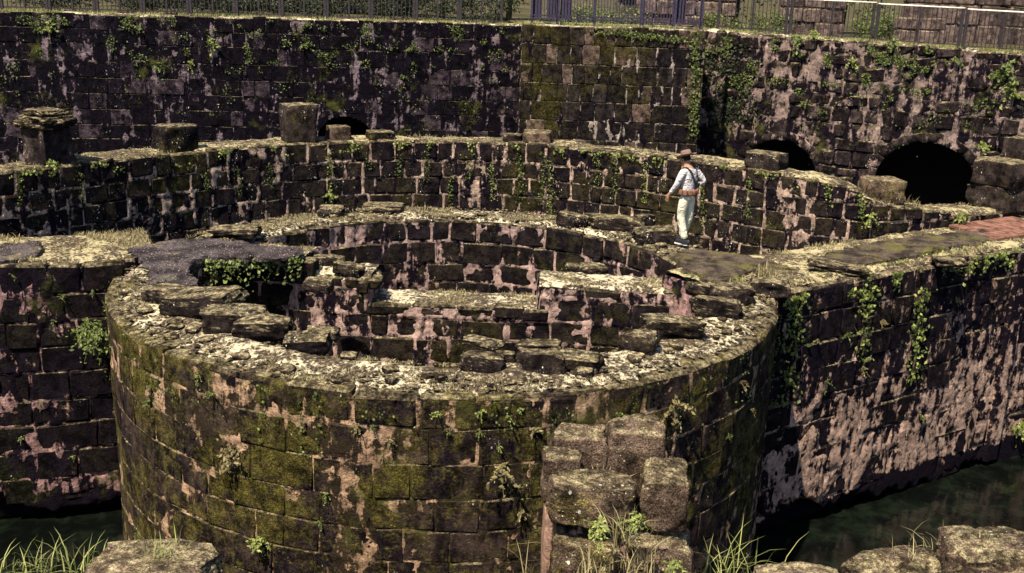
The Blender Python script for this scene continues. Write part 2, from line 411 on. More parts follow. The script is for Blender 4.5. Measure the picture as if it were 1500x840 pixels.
def wall_top(th, path, top, w0, w1, mat, seed=0, amp=.05, res=.06, name='top', edge=.06, srange=None, bumpf=None):
    """rough weathered top surface from depth w0 (behind face) to w1"""
    topf = top if callable(top) else (lambda s_: np.zeros_like(np.asarray(s_, float))+top)
    s0, s1 = srange or (0, path.L)
    ns = max(3, int((s1-s0)/res)); nw = max(4, int((w1-w0)/res)); sg = np.linspace(s0, s1, ns)
    w = np.linspace(w0, w1, nw)[:, None]; SG = np.broadcast_to(sg[None, :], (nw, ns)); WG = np.broadcast_to(w, (nw, ns))
    P = path.at(SG.ravel(), np.zeros(SG.size), -WG.ravel())
    x, y = P[:, 0], P[:, 1]
    h = (fbm(x*1.3, y*1.3, seed, 4, seed)-.5)*2*amp+(fbm(x*6, y*6, seed, 3, seed+4)-.5)*1.1*amp
    t_ = (WG.ravel()-w0)/(w1-w0); e = np.minimum(t_, 1-t_)*(w1-w0)
    P[:, 2] = np.broadcast_to(topf(sg)[None, :], (nw, ns)).ravel()+h+.01-edge*np.exp(-(e/.07)**2)*1.4
    if bumpf is not None: P[:, 2] += bumpf(x, y)
    F = grid_faces(ns, nw)
    if path.side > 0: F = F[:, ::-1]
    return mesh_obj(name, P, F[:, ::-1], mat, th)

def wall_core(th, path, top, zbot, w0, w1, mat, srange=None, name='core', drop=.10):
    topf = top if callable(top) else (lambda s_: np.zeros_like(np.asarray(s_, float))+top)
    s0, s1 = srange or (0, path.L); n = max(3, int((s1-s0)/.3)); sg = np.linspace(s0, s1, n); tz = topf(sg)-drop
    a = path.at(sg, zbot+0*sg, -w0+0*sg); b = path.at(sg, tz, -w0+0*sg); c = path.at(sg, tz, -w1+0*sg); d = path.at(sg, zbot+0*sg, -w1+0*sg)
    V = np.concatenate([a, b, c, d]); F = []
    for k in range(4):
        for i in range(n-1): F.append((k*n+i, k*n+i+1, ((k+1) % 4)*n+i+1, ((k+1) % 4)*n+i))
    F += [(0, n, 2*n, 3*n), (n-1, 4*n-1, 3*n-1, 2*n-1)]
    return mesh_obj(name, V, F, mat, th, False)

# boulder: cube sphere pressed towards a box, eroded with noise
def boulder_mesh(sx, sy, sz, seed, n=6, boxy=.62, rough=.16, cuts=None):
    g = np.linspace(-1, 1, n+1); V, F, key = [], [], {}
    def vid(p):
        k = tuple(np.round(p, 4))
        if k not in key: key[k] = len(V); V.append(p)
        return key[k]
    for a in range(3):
        b, c = (a+1) % 3, (a+2) % 3
        for s_ in (-1, 1):
            for i in range(n):
                for j in range(n):
                    q = []
                    for (u, v) in ((i, j), (i+1, j), (i+1, j+1), (i, j+1)):
                        p = np.zeros(3); p[a] = s_; p[b] = g[u]; p[c] = g[v]; q.append(vid(p))
                    F.append(tuple(q if s_ > 0 else q[::-1]))
    V = np.array(V); sp = V/np.linalg.norm(V, axis=1)[:, None]
    V = V*boxy+sp*(1-boxy)*1.15
    o = seed*3.7
    d = (fbm(V[:, 0]*1.1+o, V[:, 1]*1.1, V[:, 2]*1.1, 3, seed)-.5)
    d2 = (fbm(V[:, 0]*3.3+o, V[:, 1]*3.3, V[:, 2]*3.3, 3, seed+5)-.5)
    V = V*(1+rough*2.0*d+rough*1.0*d2)[:, None]
    rs = np.random.default_rng(seed+77)
    for q in range(int(7 if boxy < .9 else 3) if cuts is None else cuts):
        nn = rs.normal(0, 1, 3); nn /= np.linalg.norm(nn); ex = np.max(V@nn)*rs.uniform(.80, .95); dd = V@nn-ex
        V = V-np.outer(np.clip(dd, 0, None)*(.97 if cuts else .9), nn)
    cr = np.abs(fbm(V[:, 0]*1.6+o, V[:, 1]*1.6+5, V[:, 2]*2.2, 3, seed+31)-.5); V = V*(1-.05*rough/.15*np.exp(-(cr/.03)**2))[:, None]
    V = V*(1+rough*.35*(fbm(V[:, 0]*8+o, V[:, 1]*8, V[:, 2]*8, 2, seed+15)-.5))[:, None]
    V[:, 0] += (fbm(V[:, 1]+o, V[:, 2], 3.3, 2, seed+8)-.5)*.35; V[:, 1] += (fbm(V[:, 0]+o, V[:, 2], 7.3, 2, seed+9)-.5)*.35
    return V*np.array([sx, sy, sz])/2, F
def boulder(name, loc, size, rotz=0, tilt=(0, 0), seed=0, mat=None, parent=None, n=6, boxy=.62, rough=.16, sink=.12, sharp=False):
    V, F = boulder_mesh(*size, seed, n, boxy, rough, 13 if sharp else None)
    m = np.array(Matrix.Rotation(rotz, 3, 'Z') @ Matrix.Rotation(tilt[0], 3, 'X') @ Matrix.Rotation(tilt[1], 3, 'Y')); V = V@m.T
    V[:, 2] -= V[:, 2].min()+sink*size[2]
    loc = np.asarray(loc, float)
    o = mesh_obj(name, V+loc, F, mat or MT['loose'], parent, True, loc)
    if sharp: o.data.set_sharp_from_angle(angle=R(24))
    return o

# ------------------------------------------------------------------ plants
def blades(bases, nvec=None, n=12, h=.25, spread=.5, w=.008, seed=0, droop=.6):
    rs = np.random.default_rng(seed); V, F, Sh = [], [], []
    for b in bases:
        for k in range(n):
            az = rs.uniform(0, 2*math.pi); L = h*rs.uniform(.45, 1.15); out = spread*rs.uniform(.1, 1)
            d = np.array([math.cos(az), math.sin(az), 0]); p = np.array([-d[1], d[0], 0])*w*rs.uniform(.7, 1.3)
            q = np.asarray(b)+np.r_[rs.normal(0, .25*spread*h, 2), 0]
            i0 = len(V); sh = rs.uniform(0, 1)
            for j, u in enumerate((0, .35, .7, 1)):
                c = q+d*out*L*(u**1.6)+np.array([0, 0, 1])*L*(u-droop*out*u*u*.75)
                if j < 3: V += [c-p*(1-u*.75), c+p*(1-u*.75)]; Sh += [sh*.8, sh*.8]
                else: V.append(c); Sh.append(sh)
            F += [(i0, i0+1, i0+3, i0+2), (i0+2, i0+3, i0+5, i0+4), (i0+4, i0+5, i0+6)]
    return np.array(V), F, Sh
def leaves(cen, nrm=None, size=.04, seed=0, jit=1.0, aspect=1.9):
    """one folded four-point leaf at each point"""
    rs = np.random.default_rng(seed); cen = np.asarray(cen, float); n = len(cen)
    d = rs.normal(0, 1, (n, 3)); d[:, 2] -= .3
    if nrm is not None: d = d-np.sum(d*nrm, 1)[:, None]*nrm*(1-.4*jit)
    d /= np.linalg.norm(d, axis=1)[:, None]
    m = rs.normal(0, 1, (n, 3))*jit
    m = m+(nrm*1.4 if nrm is not None else np.array([-.2, -.4, 1.2]))
    sd = np.cross(d, m); sd /= np.linalg.norm(sd, axis=1)[:, None]+1e-9; up = np.cross(sd, d)
    L = (size*rs.uniform(.55, 1.35, n))[:, None]; wd = L/aspect
    a = cen-d*L*.5; b = cen+sd*wd*.5-up*wd*.12; c = cen+d*L*.5; e = cen-sd*wd*.5-up*wd*.12
    V = np.stack([a, b, c, e], 1).reshape(-1, 3); i = np.arange(n)*4
    F = np.stack([i, i+1, i+2, i+3], 1)
    F = np.concatenate([F[:, [0, 1, 2]], F[:, [0, 2, 3]]])
    return V, F, np.repeat(rs.uniform(0, 1, n)**1.3, 4)
def fern(name, loc, nrm, r, label, group, seed, mat='leaf', fronds=11, cat='plant', dens=11, leaf=.26):
    """a clump of arching fronds set with leaflets, rooted in a wall or on the ground"""
    rs = np.random.default_rng(seed); nrm = np.asarray(nrm, float); pts = []; nr = []
    V, F, Sh = [], [], []
    up = np.array([0, 0, 1.])
    for k in range(fronds):
        d = nrm*rs.uniform(.35, 1)+rs.normal(0, .6, 3)+up*rs.uniform(-.1, .8); d /= np.linalg.norm(d); L = r*rs.uniform(.55, 1.1)
        for j in range(dens):
            u = (j+1)/dens; p = d*L*u-up*L*.45*u*u+rs.normal(0, r*.05, 3); pts.append(p); nr.append(nrm+up*.8)
        i0 = len(V); sd = np.cross(d, up); sd /= np.linalg.norm(sd)+1e-6
        for u in (0, .5, 1):
            c = d*L*u-up*L*.45*u*u; V += [c-sd*.003, c+sd*.003]; Sh += [.1, .1]
        F += [(i0, i0+1, i0+3), (i0, i0+3, i0+2), (i0+2, i0+3, i0+5), (i0+2, i0+5, i0+4)]
    nr = np.array(nr); nr /= np.linalg.norm(nr, axis=1)[:, None]
    v, f, s_ = leaves(np.array(pts), nr, r*leaf, seed+1, .9)
    k = len(V); V = np.concatenate([np.array(V), v]); F = F+[tuple(q+k for q in t_) for t_ in f.tolist()]; Sh = list(Sh)+list(s_)
    o = mesh_obj(name, V+np.asarray(loc), F, MT[mat], None, False, loc, Sh)
    return tag(o, label, cat, group)

# ================================================================== SETTING
WATER = -4.72
def sheet(name, poly, z, mat):
    return tag(mesh_obj(name, [(x, y, z) for x, y in poly], [tuple(range(len(poly)))], mat, None, False), None, kind='structure')
sheet('moat_water', [(-60, -30), (60, -30), (60, 30), (-60, 30)], WATER, MT['water'])
sheet('moat_bed', [(-60, -30), (60, -30), (60, 30), (-60, 30)], WATER-.8, MT['void'])
BL0, BL1 = (-30.0, 10.48), (1.15, 14.45)          # left back wall, face line
BR0, BR1 = (6.05, 14.4), (30.0, 4.88)            # right back wall with the arches
g = [(-600, 10.9), (BL0[0], BL0[1]+.5), (BL1[0], BL1[1]+.5), (1.6, 12.6), (5.6, 12.6), (BR0[0]+.2, BR0[1]+.5), (BR1[0]+.2, BR1[1]+.5), (60, 3), (600, 3), (600, 900), (-600, 900)]
sheet('ground', g, 3.40, MT['ground'])

# ------------------------------------------------------------------ round tower
R0, R1 = 5.43, 4.28
tower = thing('round_tower', 'low round tower of mossy stone blocks with a broad rubble rim, standing in the moat', 'tower', (0, 0, WATER))
p_out = Path(arc(R0, -172, -2, 120), 1); p_full = Path(arc(R0, -180, 180, 240), 1); p_in = Path(arc(R1, 182, -2, 120), 1)
SPT = [(330, 600, .45, .5), (420, 590, .6, .5), (300, 560, .3, .4), (540, 765, .18, .75), (600, 790, .30, .7), (460, 690, .2, .5), (430, 720, .18, .5), (520, 820, .25, .6), (680, 600, .25, .3), (1090, 700, .35, .7), (1075, 780, .35, .7), (1110, 560, .25, .5), (560, 690, .2, .4), (560, 640, .2, .4), (240, 700, .3, .25)]
SPH = [(p_out.hit(x, y), r, a) for x, y, r, a in SPT]
def pk_tower(s_, z_):
    v = -.05+0*s_
    for h, r, a in SPH: v = v+.60*a*np.exp(-((s_-h[0])/r)**2-((z_-h[1])/(r*1.1))**2)
    return v
masonry(tower, p_out, 0., -5.2, .47, .66, MT['tower'], MT['m_tower'], depth=.32, capdepth=.42, pinkf=pk_tower, joint=.30, seed=11, res=.04, proud=.004, bev=.018, gap=.006, rec=.018, rough=.7, capbev=2.6)
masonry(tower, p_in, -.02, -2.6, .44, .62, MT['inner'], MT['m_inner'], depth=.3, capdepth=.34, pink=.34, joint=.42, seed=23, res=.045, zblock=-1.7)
def rim_bump(x, y):
    r = np.hypot(x, y); a = np.degrees(np.arctan2(y, x))
    h = .05*np.exp(-((r-4.62)/.22)**2)*np.clip((-y-1)/2, 0, 1)
    h = h+.045*np.clip(fbm(x*1.7, y*1.7, 2, 3, 41)-.52, 0, 1)*4*np.exp(-((r-4.7)/.3)**2)
    return h
wall_top(tower, p_full, 0., .16, 1.06, MT['top'], 5, .035, .045, 'rubble_top', .05, None, rim_bump)
wall_core(tower, p_full, 0., -5.3, .07, 1.08, MT['m_left'])
sheet('court_floor', arc(R1+.05, 0, 357, 60), -2.3, MT['top_dark'])

# wall that crosses the inside of the tower
cross = thing('cross_wall', 'stone cross wall with a lowered middle ledge inside the round tower', 'wall', (0, .8, -2.3))
p_x = Path([(-4.28, 1.15), (-2.9, 1.02), (-1.5, .84), (1.6, .74), (4.28, .60)], 1)
def x_top(s_):
    x, y = p_x.pos(s_)
    t_ = np.where(x < -2.72, -.10, np.where(x < -1.45, -.36, np.where(x < 1.55, -.80, -.34)))
    return t_+0.
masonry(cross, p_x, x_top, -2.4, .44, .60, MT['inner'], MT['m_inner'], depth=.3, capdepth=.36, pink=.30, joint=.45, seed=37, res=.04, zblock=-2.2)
for a, b, am in ((-4.28, -2.72, .03), (-2.72, -1.45, .10), (-1.45, 1.55, .04), (1.55, 4.28, .05)):
    sa, sb = np.interp([a, b], p_x.p[:, 0], p_x.s)
    zz = float(x_top(np.array([(sa+sb)/2]))[0])
    wall_top(cross, p_x, zz, .02, 1.05, MT['top'], int(a*10)+90, am, .05, 'rubble_top', .05, (sa, sb))
    wall_core(cross, p_x, zz, -2.4, .07, 1.02, MT['m_inner'], (sa, sb))
# end faces of the notch
for X, z0, z1, sd in ((1.55, -.9, -.34, -1), (-1.45, -.9, -.36, 1)):
    y0 = .76
    q = Path([(X, y0+1.0), (X, y0)], -1, False) if sd > 0 else Path([(X, y0), (X, y0+1.0)], -1, False)
    masonry(cross, q, z1, z0, .3, .4, MT['inner'], MT['m_inner'], depth=.2, seed=int(X*10)+50, pink=.4)

# ------------------------------------------------------------------ walls either side of the tower
lw = thing('side_wall', 'dark stained block wall with a green bush on it, dropping straight into the water', 'wall', (-8, 0, WATER))
p_l = Path([(-14, -2.2), (-9.5, -1.0), (-7.4, -.42), (-6.5, -.16), (-5.1, .45)], 1)
def pk_left(s_, z_):
    x, y = p_l.pos(s_)
    return .24+.28*np.exp(-((x+7.2)/.55)**2)*np.exp(-((z_+.85)/.5)**2)+.30*np.exp(-((z_+3.9)/.45)**2)*np.exp(-((x+6.6)/1.2)**2)
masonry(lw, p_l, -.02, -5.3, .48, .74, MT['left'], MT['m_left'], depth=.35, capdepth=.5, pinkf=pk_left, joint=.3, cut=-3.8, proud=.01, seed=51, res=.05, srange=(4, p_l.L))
wall_top(lw, p_l, 0., .2, 2.15, MT['top_dark'], 55, .05, .06, 'grassy_top', .05)
wall_core(lw, p_l, 0., -5.3, .36, 2.1, MT['m_left'])

rw = thing('side_wall', 'plaster-patched wall carrying the paved walkway that leads to the red tiles', 'wall', (8, 1, WATER))
p_r = Path([(4.9, -.75), (5.64, -.22), (7.05, .68), (8.62, 1.74), (10.0, 2.66), (11.36, 3.5), (14.5, 5.3)], 1)
def pk_right(s_, z_):
    x, y = p_r.pos(s_)
    return .26+.34*np.clip((-z_-.7)/1.8, 0, 1.1)+.26*np.clip((x-7.6)/2.0, 0, 1)-.25*np.clip((6.6-x)/1.2, 0, 1)*np.clip((z_+2.6)/1, 0, 1)
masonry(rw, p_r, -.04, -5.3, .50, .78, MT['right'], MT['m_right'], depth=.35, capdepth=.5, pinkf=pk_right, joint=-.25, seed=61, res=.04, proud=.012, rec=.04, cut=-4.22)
wall_top(rw, p_r, 0., .2, 2.05, MT['top_dark'], 65, .05, .06, 'grassy_top', .05)
wall_core(rw, p_r, 0., -5.3, .36, 2.0, MT['m_left'])
# flat pilaster near the far end of that wall
sp, zp = p_r.hit(1465, 560)
pv = []
for zq in np.linspace(-4.6, -.55, 28):
    for ds in (-.20, -.17, .17, .20):
        pv.append(p_r.at(np.array([sp+ds+.01*math.sin(zq*9)]), np.array([zq]), np.array([.02 if abs(ds) > .18 else .11]))[0])
mesh_obj('pilaster', pv, grid_faces(4, 28), MT['m_right'], rw, False)

# ------------------------------------------------------------------ concentric outer wall behind the tower
ow = thing('ring_wall', 'long curved wall of dark blocks with pale pink mortar joints behind the round tower', 'wall', (0, 8, WATER))
OWP = [(-18, -9), (-12.6, -2.6), (-10.4, -.1), (-8.5, 2.15), (-6.55, 4.55), (-4.9, 6.1), (-2.97, 7.3), (-.9, 7.9), (1.1, 8.0), (2.7, 7.6), (4.0, 6.98), (5.5, 6.1), (6.6, 5.3), (7.5, 4.78), (8.8, 4.55), (10.2, 5.0), (12.0, 6.1), (15, 8), (20, 10)]
p_o = Path(OWP, 1)
def o_top(s_):
    x, y = p_o.pos(s_)
    return np.interp(x, [-14, -8, -2, 1, 4, 5.6, 7.4, 8.1, 8.8, 9.6, 10.6, 12, 16], [1.06, 1.06, 1.07, 1.05, 1.05, 1.05, 1.0, .84, .62, .45, .28, .2, .15])
def pk_outer(s_, z_):
    x, y = p_o.pos(s_)
    return .12+.55*np.exp(-((x+8.15)/.32)**2)*np.clip((.75-z_)/.4, 0, 1)-.08*np.clip((z_-.55)/.2, 0, 1)
masonry(ow, p_o, o_top, -1.3, .405, .43, MT['outer'], MT['m_outer'], depth=.32, capdepth=.45, pinkf=pk_outer, joint=.60, hk=.5, seed=71, res=.04, caph=.47, proud=.008, rec=.024, rough=.8, zblock=-.75, srange=(8.5, p_o.L-6), gap=.02)
wall_top(ow, p_o, o_top, .1, 1.05, MT['top_dark'], 75, .05, .05, 'mossy_top', .05)
wall_core(ow, p_o, o_top, -5.3, .07, 1.02, MT['m_left'])

# ------------------------------------------------------------------ back walls
def arch_hole(path, xl, xr, ytop, ybase):
    a = path.hit(xl, ybase); b = path.hit(xr, ybase); t_ = path.hit((xl+xr)/2, ytop)
    sc, hw = (a[0]+b[0])/2, abs(b[0]-a[0])/2; zt = t_[1]; zs = zt-hw*.92
    def f(s_, z_):
        d = abs(s_-sc)
        if d > hw: return False
        return z_ < zs+(zt-zs)*math.sqrt(max(0, 1-(d/hw)**2))
    return f, (sc, hw, zs, zt)
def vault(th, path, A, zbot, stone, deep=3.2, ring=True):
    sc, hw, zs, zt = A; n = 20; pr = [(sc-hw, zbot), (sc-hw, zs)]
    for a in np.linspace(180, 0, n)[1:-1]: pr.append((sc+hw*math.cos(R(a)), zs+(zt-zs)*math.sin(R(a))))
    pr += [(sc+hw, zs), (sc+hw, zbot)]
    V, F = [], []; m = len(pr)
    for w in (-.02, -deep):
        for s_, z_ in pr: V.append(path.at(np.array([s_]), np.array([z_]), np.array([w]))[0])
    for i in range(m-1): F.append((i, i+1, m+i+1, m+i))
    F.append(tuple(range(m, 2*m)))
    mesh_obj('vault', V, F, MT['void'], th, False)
    if ring:
        rs = np.random.default_rng(int(sc*10)); k = max(7, int(hw*9)); ed = np.linspace(180, 0, k+1)
        for i in range(k):
            am = (ed[i]+ed[i+1])/2; dl = (ed[i]-ed[i+1])/2*.985
            th_ = .24*rs.uniform(.9, 1.1); Vb = _rb((.06, .02, .06), (1, .2, 1))+rs.normal(0, .006, (24, 3)); P = []
            for q in Vb:
                a = R(am-q[0]*dl); rr = (q[2]+1)/2*th_
                P.append(path.at(np.array([sc+(hw+rr)*math.cos(a)]), np.array([zs+(zt-zs+rr)*math.sin(a)]), np.array([q[1]-.192]))[0])
            P = np.array(P); mesh_obj('arch_stone', P, [f[::-1] for f in _RBF], stone, th, True, P.mean(0))

bl = thing('back_wall', 'tall blackened block wall with a long iron railing on top, beyond the ring wall', 'wall', (-7, 13.5, WATER))
p_bl = Path([BL0, BL1], 1, False)
hl, Al = arch_hole(p_bl, 462, 552, 170, 196)
zl = lambda s_: 3.56-.06*(p_bl.L-np.asarray(s_))/17.8
BPH = [(p_bl.hit(x, y), r, a) for x, y, r, a in ((62, 70, .3, .6), (60, 110, .45, .6), (75, 125, .3, .5), (525, 150, .4, .6), (585, 185, .3, .5), (470, 120, .35, .4), (250, 105, .4, .4), (300, 75, .4, .3), (640, 60, .5, .3), (180, 60, .5, .3), (400, 110, .3, .3), (700, 110, .5, .3))]
def pk_bl(s_, z_):
    v = .22+0*s_
    for h, r, a in BPH: v = v+a*np.exp(-((s_-h[0])/r)**2-((z_-h[1])/(r*1.4))**2)
    return v
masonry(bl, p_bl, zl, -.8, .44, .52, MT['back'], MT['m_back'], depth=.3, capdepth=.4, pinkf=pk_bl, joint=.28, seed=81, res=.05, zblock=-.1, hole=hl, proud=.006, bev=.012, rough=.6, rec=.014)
wall_top(bl, p_bl, zl, .05, .9, MT['top'], 83, .04, .08, 'mossy_top', .05)
mesh_obj('rear_fill', [(BL0[0], BL0[1]+.9, WATER), (BL1[0], BL1[1]+.9, WATER), (BL1[0], BL1[1]+.9, 3.45), (BL0[0], BL0[1]+.9, 3.45)], [(0, 1, 2, 3)], MT['void'], bl, False) if False else None
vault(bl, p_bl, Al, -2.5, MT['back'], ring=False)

gb = thing('stone_bastion', 'square projecting bastion of large regular blocks under the violet fence', 'bastion', (3.6, 13, WATER))
p_b = Path([(1.1, 12.0), (6.05, 12.0)], 1, False); p_b2 = Path([(1.1, 14.4), (1.1, 12.0)], 1, False); p_b3 = Path([(6.05, 12.0), (6.05, 14.4)], 1, False)
masonry(gb, p_b, 3.68, -.6, .50, .42, MT['block'], MT['m_block'], depth=.3, capdepth=.5, pink=-.06, joint=.55, hk=.25, seed=91, res=.05, zblock=.1, proud=.005, bev=.012, gap=.012, rowjit=.04, rough=.4, rec=.02)
masonry(gb, p_b2, 3.68, -.6, .50, .5, MT['block'], MT['m_block'], depth=.3, capdepth=.4, pink=.15, joint=.5, seed=93, res=.08, zblock=.1)
masonry(gb, p_b3, 3.68, -.6, .50, .5, MT['block'], MT['m_block'], depth=.3, capdepth=.4, pink=.15, joint=.5, seed=95, res=.08, zblock=.1)
wall_top(gb, p_b, 3.68, .1, 2.4, MT['top'], 97, .03, .07, 'mossy_top', .04)
wall_core(gb, p_b, 3.68, WATER-.3, .08, 2.6, MT['m_back'], (.08, p_b.L-.08))

br = thing('back_wall', 'rough rubble wall pierced by two low dark arches, beside the bastion', 'wall', (11, 12.5, WATER))
p_br = Path([BR0, BR1], 1, False)
h1, A1 = arch_hole(p_br, 1085, 1196, 204, 250); h2, A2 = arch_hole(p_br, 1277, 1428, 207, 285)
hr = lambda s_, z_: h1(s_, z_) or h2(s_, z_)
zr = lambda s_: 3.62-.30*np.minimum(np.asarray(s_), 12.4)/12.32
def pk_back(s_, z_): return .34+.16*np.exp(-((z_-2.35)/.35)**2)+.10*(z_ > 2.7)-.2*np.exp(-(s_/1.5)**2)
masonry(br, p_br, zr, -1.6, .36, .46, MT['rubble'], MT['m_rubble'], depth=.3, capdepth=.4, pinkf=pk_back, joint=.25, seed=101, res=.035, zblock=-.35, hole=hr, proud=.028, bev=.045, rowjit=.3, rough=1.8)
wall_top(br, p_br, zr, .05, .9, MT['top'], 103, .05, .08, 'mossy_top', .05)
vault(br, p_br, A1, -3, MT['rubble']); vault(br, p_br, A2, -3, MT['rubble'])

# ================================================================== THINGS ON THE WALLS
def slab(name, px_pts, z, thick, label, seed, mat='slab', loc=None):
    """thin broken paving layer with a ragged outline"""
    rs = np.random.default_rng(seed); P = [gp(x, y, z)[:2] for x, y in px_pts]; out = []
    for i in range(len(P)):
        a, b = np.array(P[i]), np.array(P[(i+1) % len(P)]); k = max(1, int(np.linalg.norm(b-a)/.10))
        for u in np.linspace(0, 1, k, endpoint=False): out.append(a+(b-a)*u+rs.normal(0, .045, 2)*(u > 0))
    n = len(out); c = np.mean(out, 0)
    bm = bmesh.new(); vs = [bm.verts.new((o[0], o[1], z)) for o in out]; f = bm.faces.new(vs)
    if f.normal.z < 0: f.normal_flip()
    bmesh.ops.triangulate(bm, faces=bm.faces[:], quad_method='BEAUTY', ngon_method='BEAUTY')
    for q in range(5):
        lg = [e for e in bm.edges if e.calc_length() > .11]
        if not lg: break
        bmesh.ops.subdivide_edges(bm, edges=lg, cuts=1); bmesh.ops.triangulate(bm, faces=bm.faces[:])
    bm.verts.ensure_lookup_table()
    for v in bm.verts:
        x, y = v.co.x, v.co.y; e = 1 if any(ed.is_boundary for ed in v.link_edges) else 0
        v.co.z += float((fbm(x*1.4, y*1.4, seed, 3, seed)-.5)*.09+(fbm(x*9, y*9, seed, 2, seed+2)-.5)*.03)-e*.03
    bd = [e for e in bm.edges if e.is_boundary]; r_ = bmesh.ops.extrude_edge_only(bm, edges=bd)
    for v in [v for v in r_['geom'] if isinstance(v, bmesh.types.BMVert)]:
        v.co.z = z-thick*rs.uniform(.8, 1.2); v.co.x += rs.normal(0, .02); v.co.y += rs.normal(0, .02)
    me = bpy.data.meshes.new(name); bmesh.ops.translate(bm, verts=bm.verts[:], vec=(-c[0], -c[1], -z)); bm.to_mesh(me); bm.free(); me.materials.append(MT[mat])
    o = bpy.data.objects.new(name, me); COL.objects.link(o); o.location = (c[0], c[1], z)
    return tag(o, label, 'paving')
slab('paving_slab', [(186, 362), (240, 352), (330, 350), (366, 354), (385, 360), (440, 360), (444, 368), (400, 376), (352, 376), (292, 376), (276, 392), (288, 412), (250, 420), (214, 418), (222, 400), (205, 380)], .07, .10, 'dark grey paving with a stem running forward, over creeper on the tower rim', 5)
slab('paving_slab', [(985, 372), (1010, 362), (1060, 366), (1120, 378), (1165, 392), (1120, 388), (1095, 396), (1075, 410), (1040, 408), (1015, 396)], .10, .14, 'grey broken paving under the man in the hat', 6, 'walk')
slab('paving_slab', [(1190, 381), (1215, 368), (1290, 352), (1400, 338), (1448, 334), (1446, 352), (1390, 362), (1300, 380), (1255, 385)], .10, .14, 'long grey paving strip leading to the red tiles', 8, 'walk')
slab('paving_slab', [(0, 355), (55, 352), (64, 362), (40, 375), (0, 380)], .10, .16, 'dark slab on top of the dark side wall', 9)
# red paving: separate tiles
tp = thing('tiled_paving', 'reddish square floor tiles at the end of the long paving strip', 'paving', gp(1480, 340, .02))
MT['redtile'] = flat_mat('red_tile', (.13, .066, .052), .95, .5, 5, bump=.01)
q0 = gp(1450, 345, .04)
for i in range(6):
    for j in range(5):
        c = np.array([q0[0]+.32*i-.10*j, q0[1]+.20*i+.24*j-.3, .06])
        V = _rb((.012, .012, .008), (.158, .128, .03)); a = R(31); V = V@np.array([[math.cos(a), math.sin(a), 0], [-math.sin(a), math.cos(a), 0], [0, 0, 1]])+c+rng.normal(0, .003, 3)
        mesh_obj('tile', V, _RBF, MT['redtile'], tp, True, c, None, 6)

# pillars and stubs on the ring wall
_c = p_o.at(p_o.s[::6], 0*p_o.s[::6], -.5+0*p_o.s[::6]); p_oc = Path(_c[:, :2], 1)
def stub(name, xl, xr, ytop, ybase, label, group=None, depth=None, rows=3, seed=0, mat='outer', cap=False, path=None, back=.45):
    pth = path or p_oc
    h = pth.hit((xl+xr)/2, ybase, True); s_ = h[0]
    topz = float(np.interp(c_x := float(pth.pos(s_)[0]), [-14, -8, -2, 1, 4, 5.6, 7.4, 8.1, 8.8, 9.6, 10.6, 12, 16], [1.06, 1.06, 1.07, 1.05, 1.05, 1.05, 1.0, .84, .62, .45, .28, .2, .15])); c = pth.at(np.array([s_]), np.array([topz]), np.array([0.]))[0]
    d = np.linalg.norm((c-CAM)); wid = (xr-xl)*d/FPX*.97; hei = (ybase-ytop)*d/FPX*.93
    dep = depth or wid*.85; nx, ny = pth.nrm(np.array([s_])); rot = math.atan2(-float(nx[0]), float(ny[0]))+math.pi
    t_ = thing(name, label, 'pillar', c, group); rs = np.random.default_rng(seed); z = -.08
    for k in range(rows):
        rh = (hei+.08)/rows; lastcap = cap and k == rows-1
        V, F = boulder_mesh(wid*(1.12 if lastcap else 1)*rs.uniform(.95, 1.03), dep*(1.1 if lastcap else 1)*rs.uniform(.95, 1.03), rh*1.0, seed+k, 10, .9 if not lastcap else .7, .06 if not lastcap else .2)
        rz = rot+rs.normal(0, .04); m = np.array(Matrix.Rotation(rz, 3, 'Z')); V = V@m.T; V[:, 2] += z+rh/2; z += rh*.97
        mesh_obj('block', V+c, F, MT[mat], t_, True, c+np.array([0, 0, z]))
    return t_
CP = thing('stone_pillar', 'tall eroded square pillar with ragged flared cap on the ring wall', 'pillar', p_oc.at(np.array([p_oc.hit(70, 228, True)[0]]), np.array([1.0]), np.array([.05]))[0])
cl = np.array(CP.location)
for nm, sx, sz, z0, rg, n_, bx, sd in (('shaft', .66, .86, -.05, .025, 14, .985, 3), ('cap', .84, .26, .74, .16, 16, .72, 5), ('cap_stone', .62, .20, .92, .25, 12, .6, 8)):
    V, F = boulder_mesh(sx, sx, sz, sd, n_, bx, rg, 0 if nm == 'shaft' else 5); V[:, 0] -= V[:, 0].mean(); V[:, 1] -= V[:, 1].mean(); m = np.array(Matrix.Rotation(R(-28), 3, 'Z')); V = V@m.T; V[:, 2] += z0+sz/2
    mesh_obj(nm, V+cl, F, MT['loose' if nm != 'shaft' else 'rubble'], CP, True, cl)
stub('stone_stub', 232, 284, 192, 228, 'short rounded stone stub on the ring wall between two pillars', rows=1, seed=9)
stub('stone_pillar', 415, 461, 153, 209, 'plain square pillar with flat top standing on the ring wall', rows=1, seed=14, mat='loose')
stub('stone_block', 578-40, 578, 203, 214, 'thin flat stone lying on the bare stretch of ring wall before the bastion', rows=1, seed=16)
stub('stone_block', 766, 808, 188, 206, 'pale flat block on the ring wall below the bastion corner', rows=1, seed=18, mat='near')
stub('stone_block', 737, 765, 201, 212, 'small dark block beside a pale flat block on the ring wall', rows=1, seed=19)
stub('stone_block', 1094, 1147, 222, 246, 'grey squared block on the ring wall in front of the smaller arch', rows=1, seed=20, mat='loose')
stub('stone_block', 1262, 1318, 252, 282, 'mossy squared block on the ring wall in front of the larger arch', rows=1, seed=22, mat='near')
stub('stone_pillar', 1424, 1500, 255, 322, 'broad dark stone stub at the low end of the ring wall beside the larger arch', rows=2, seed=24, mat='loose')
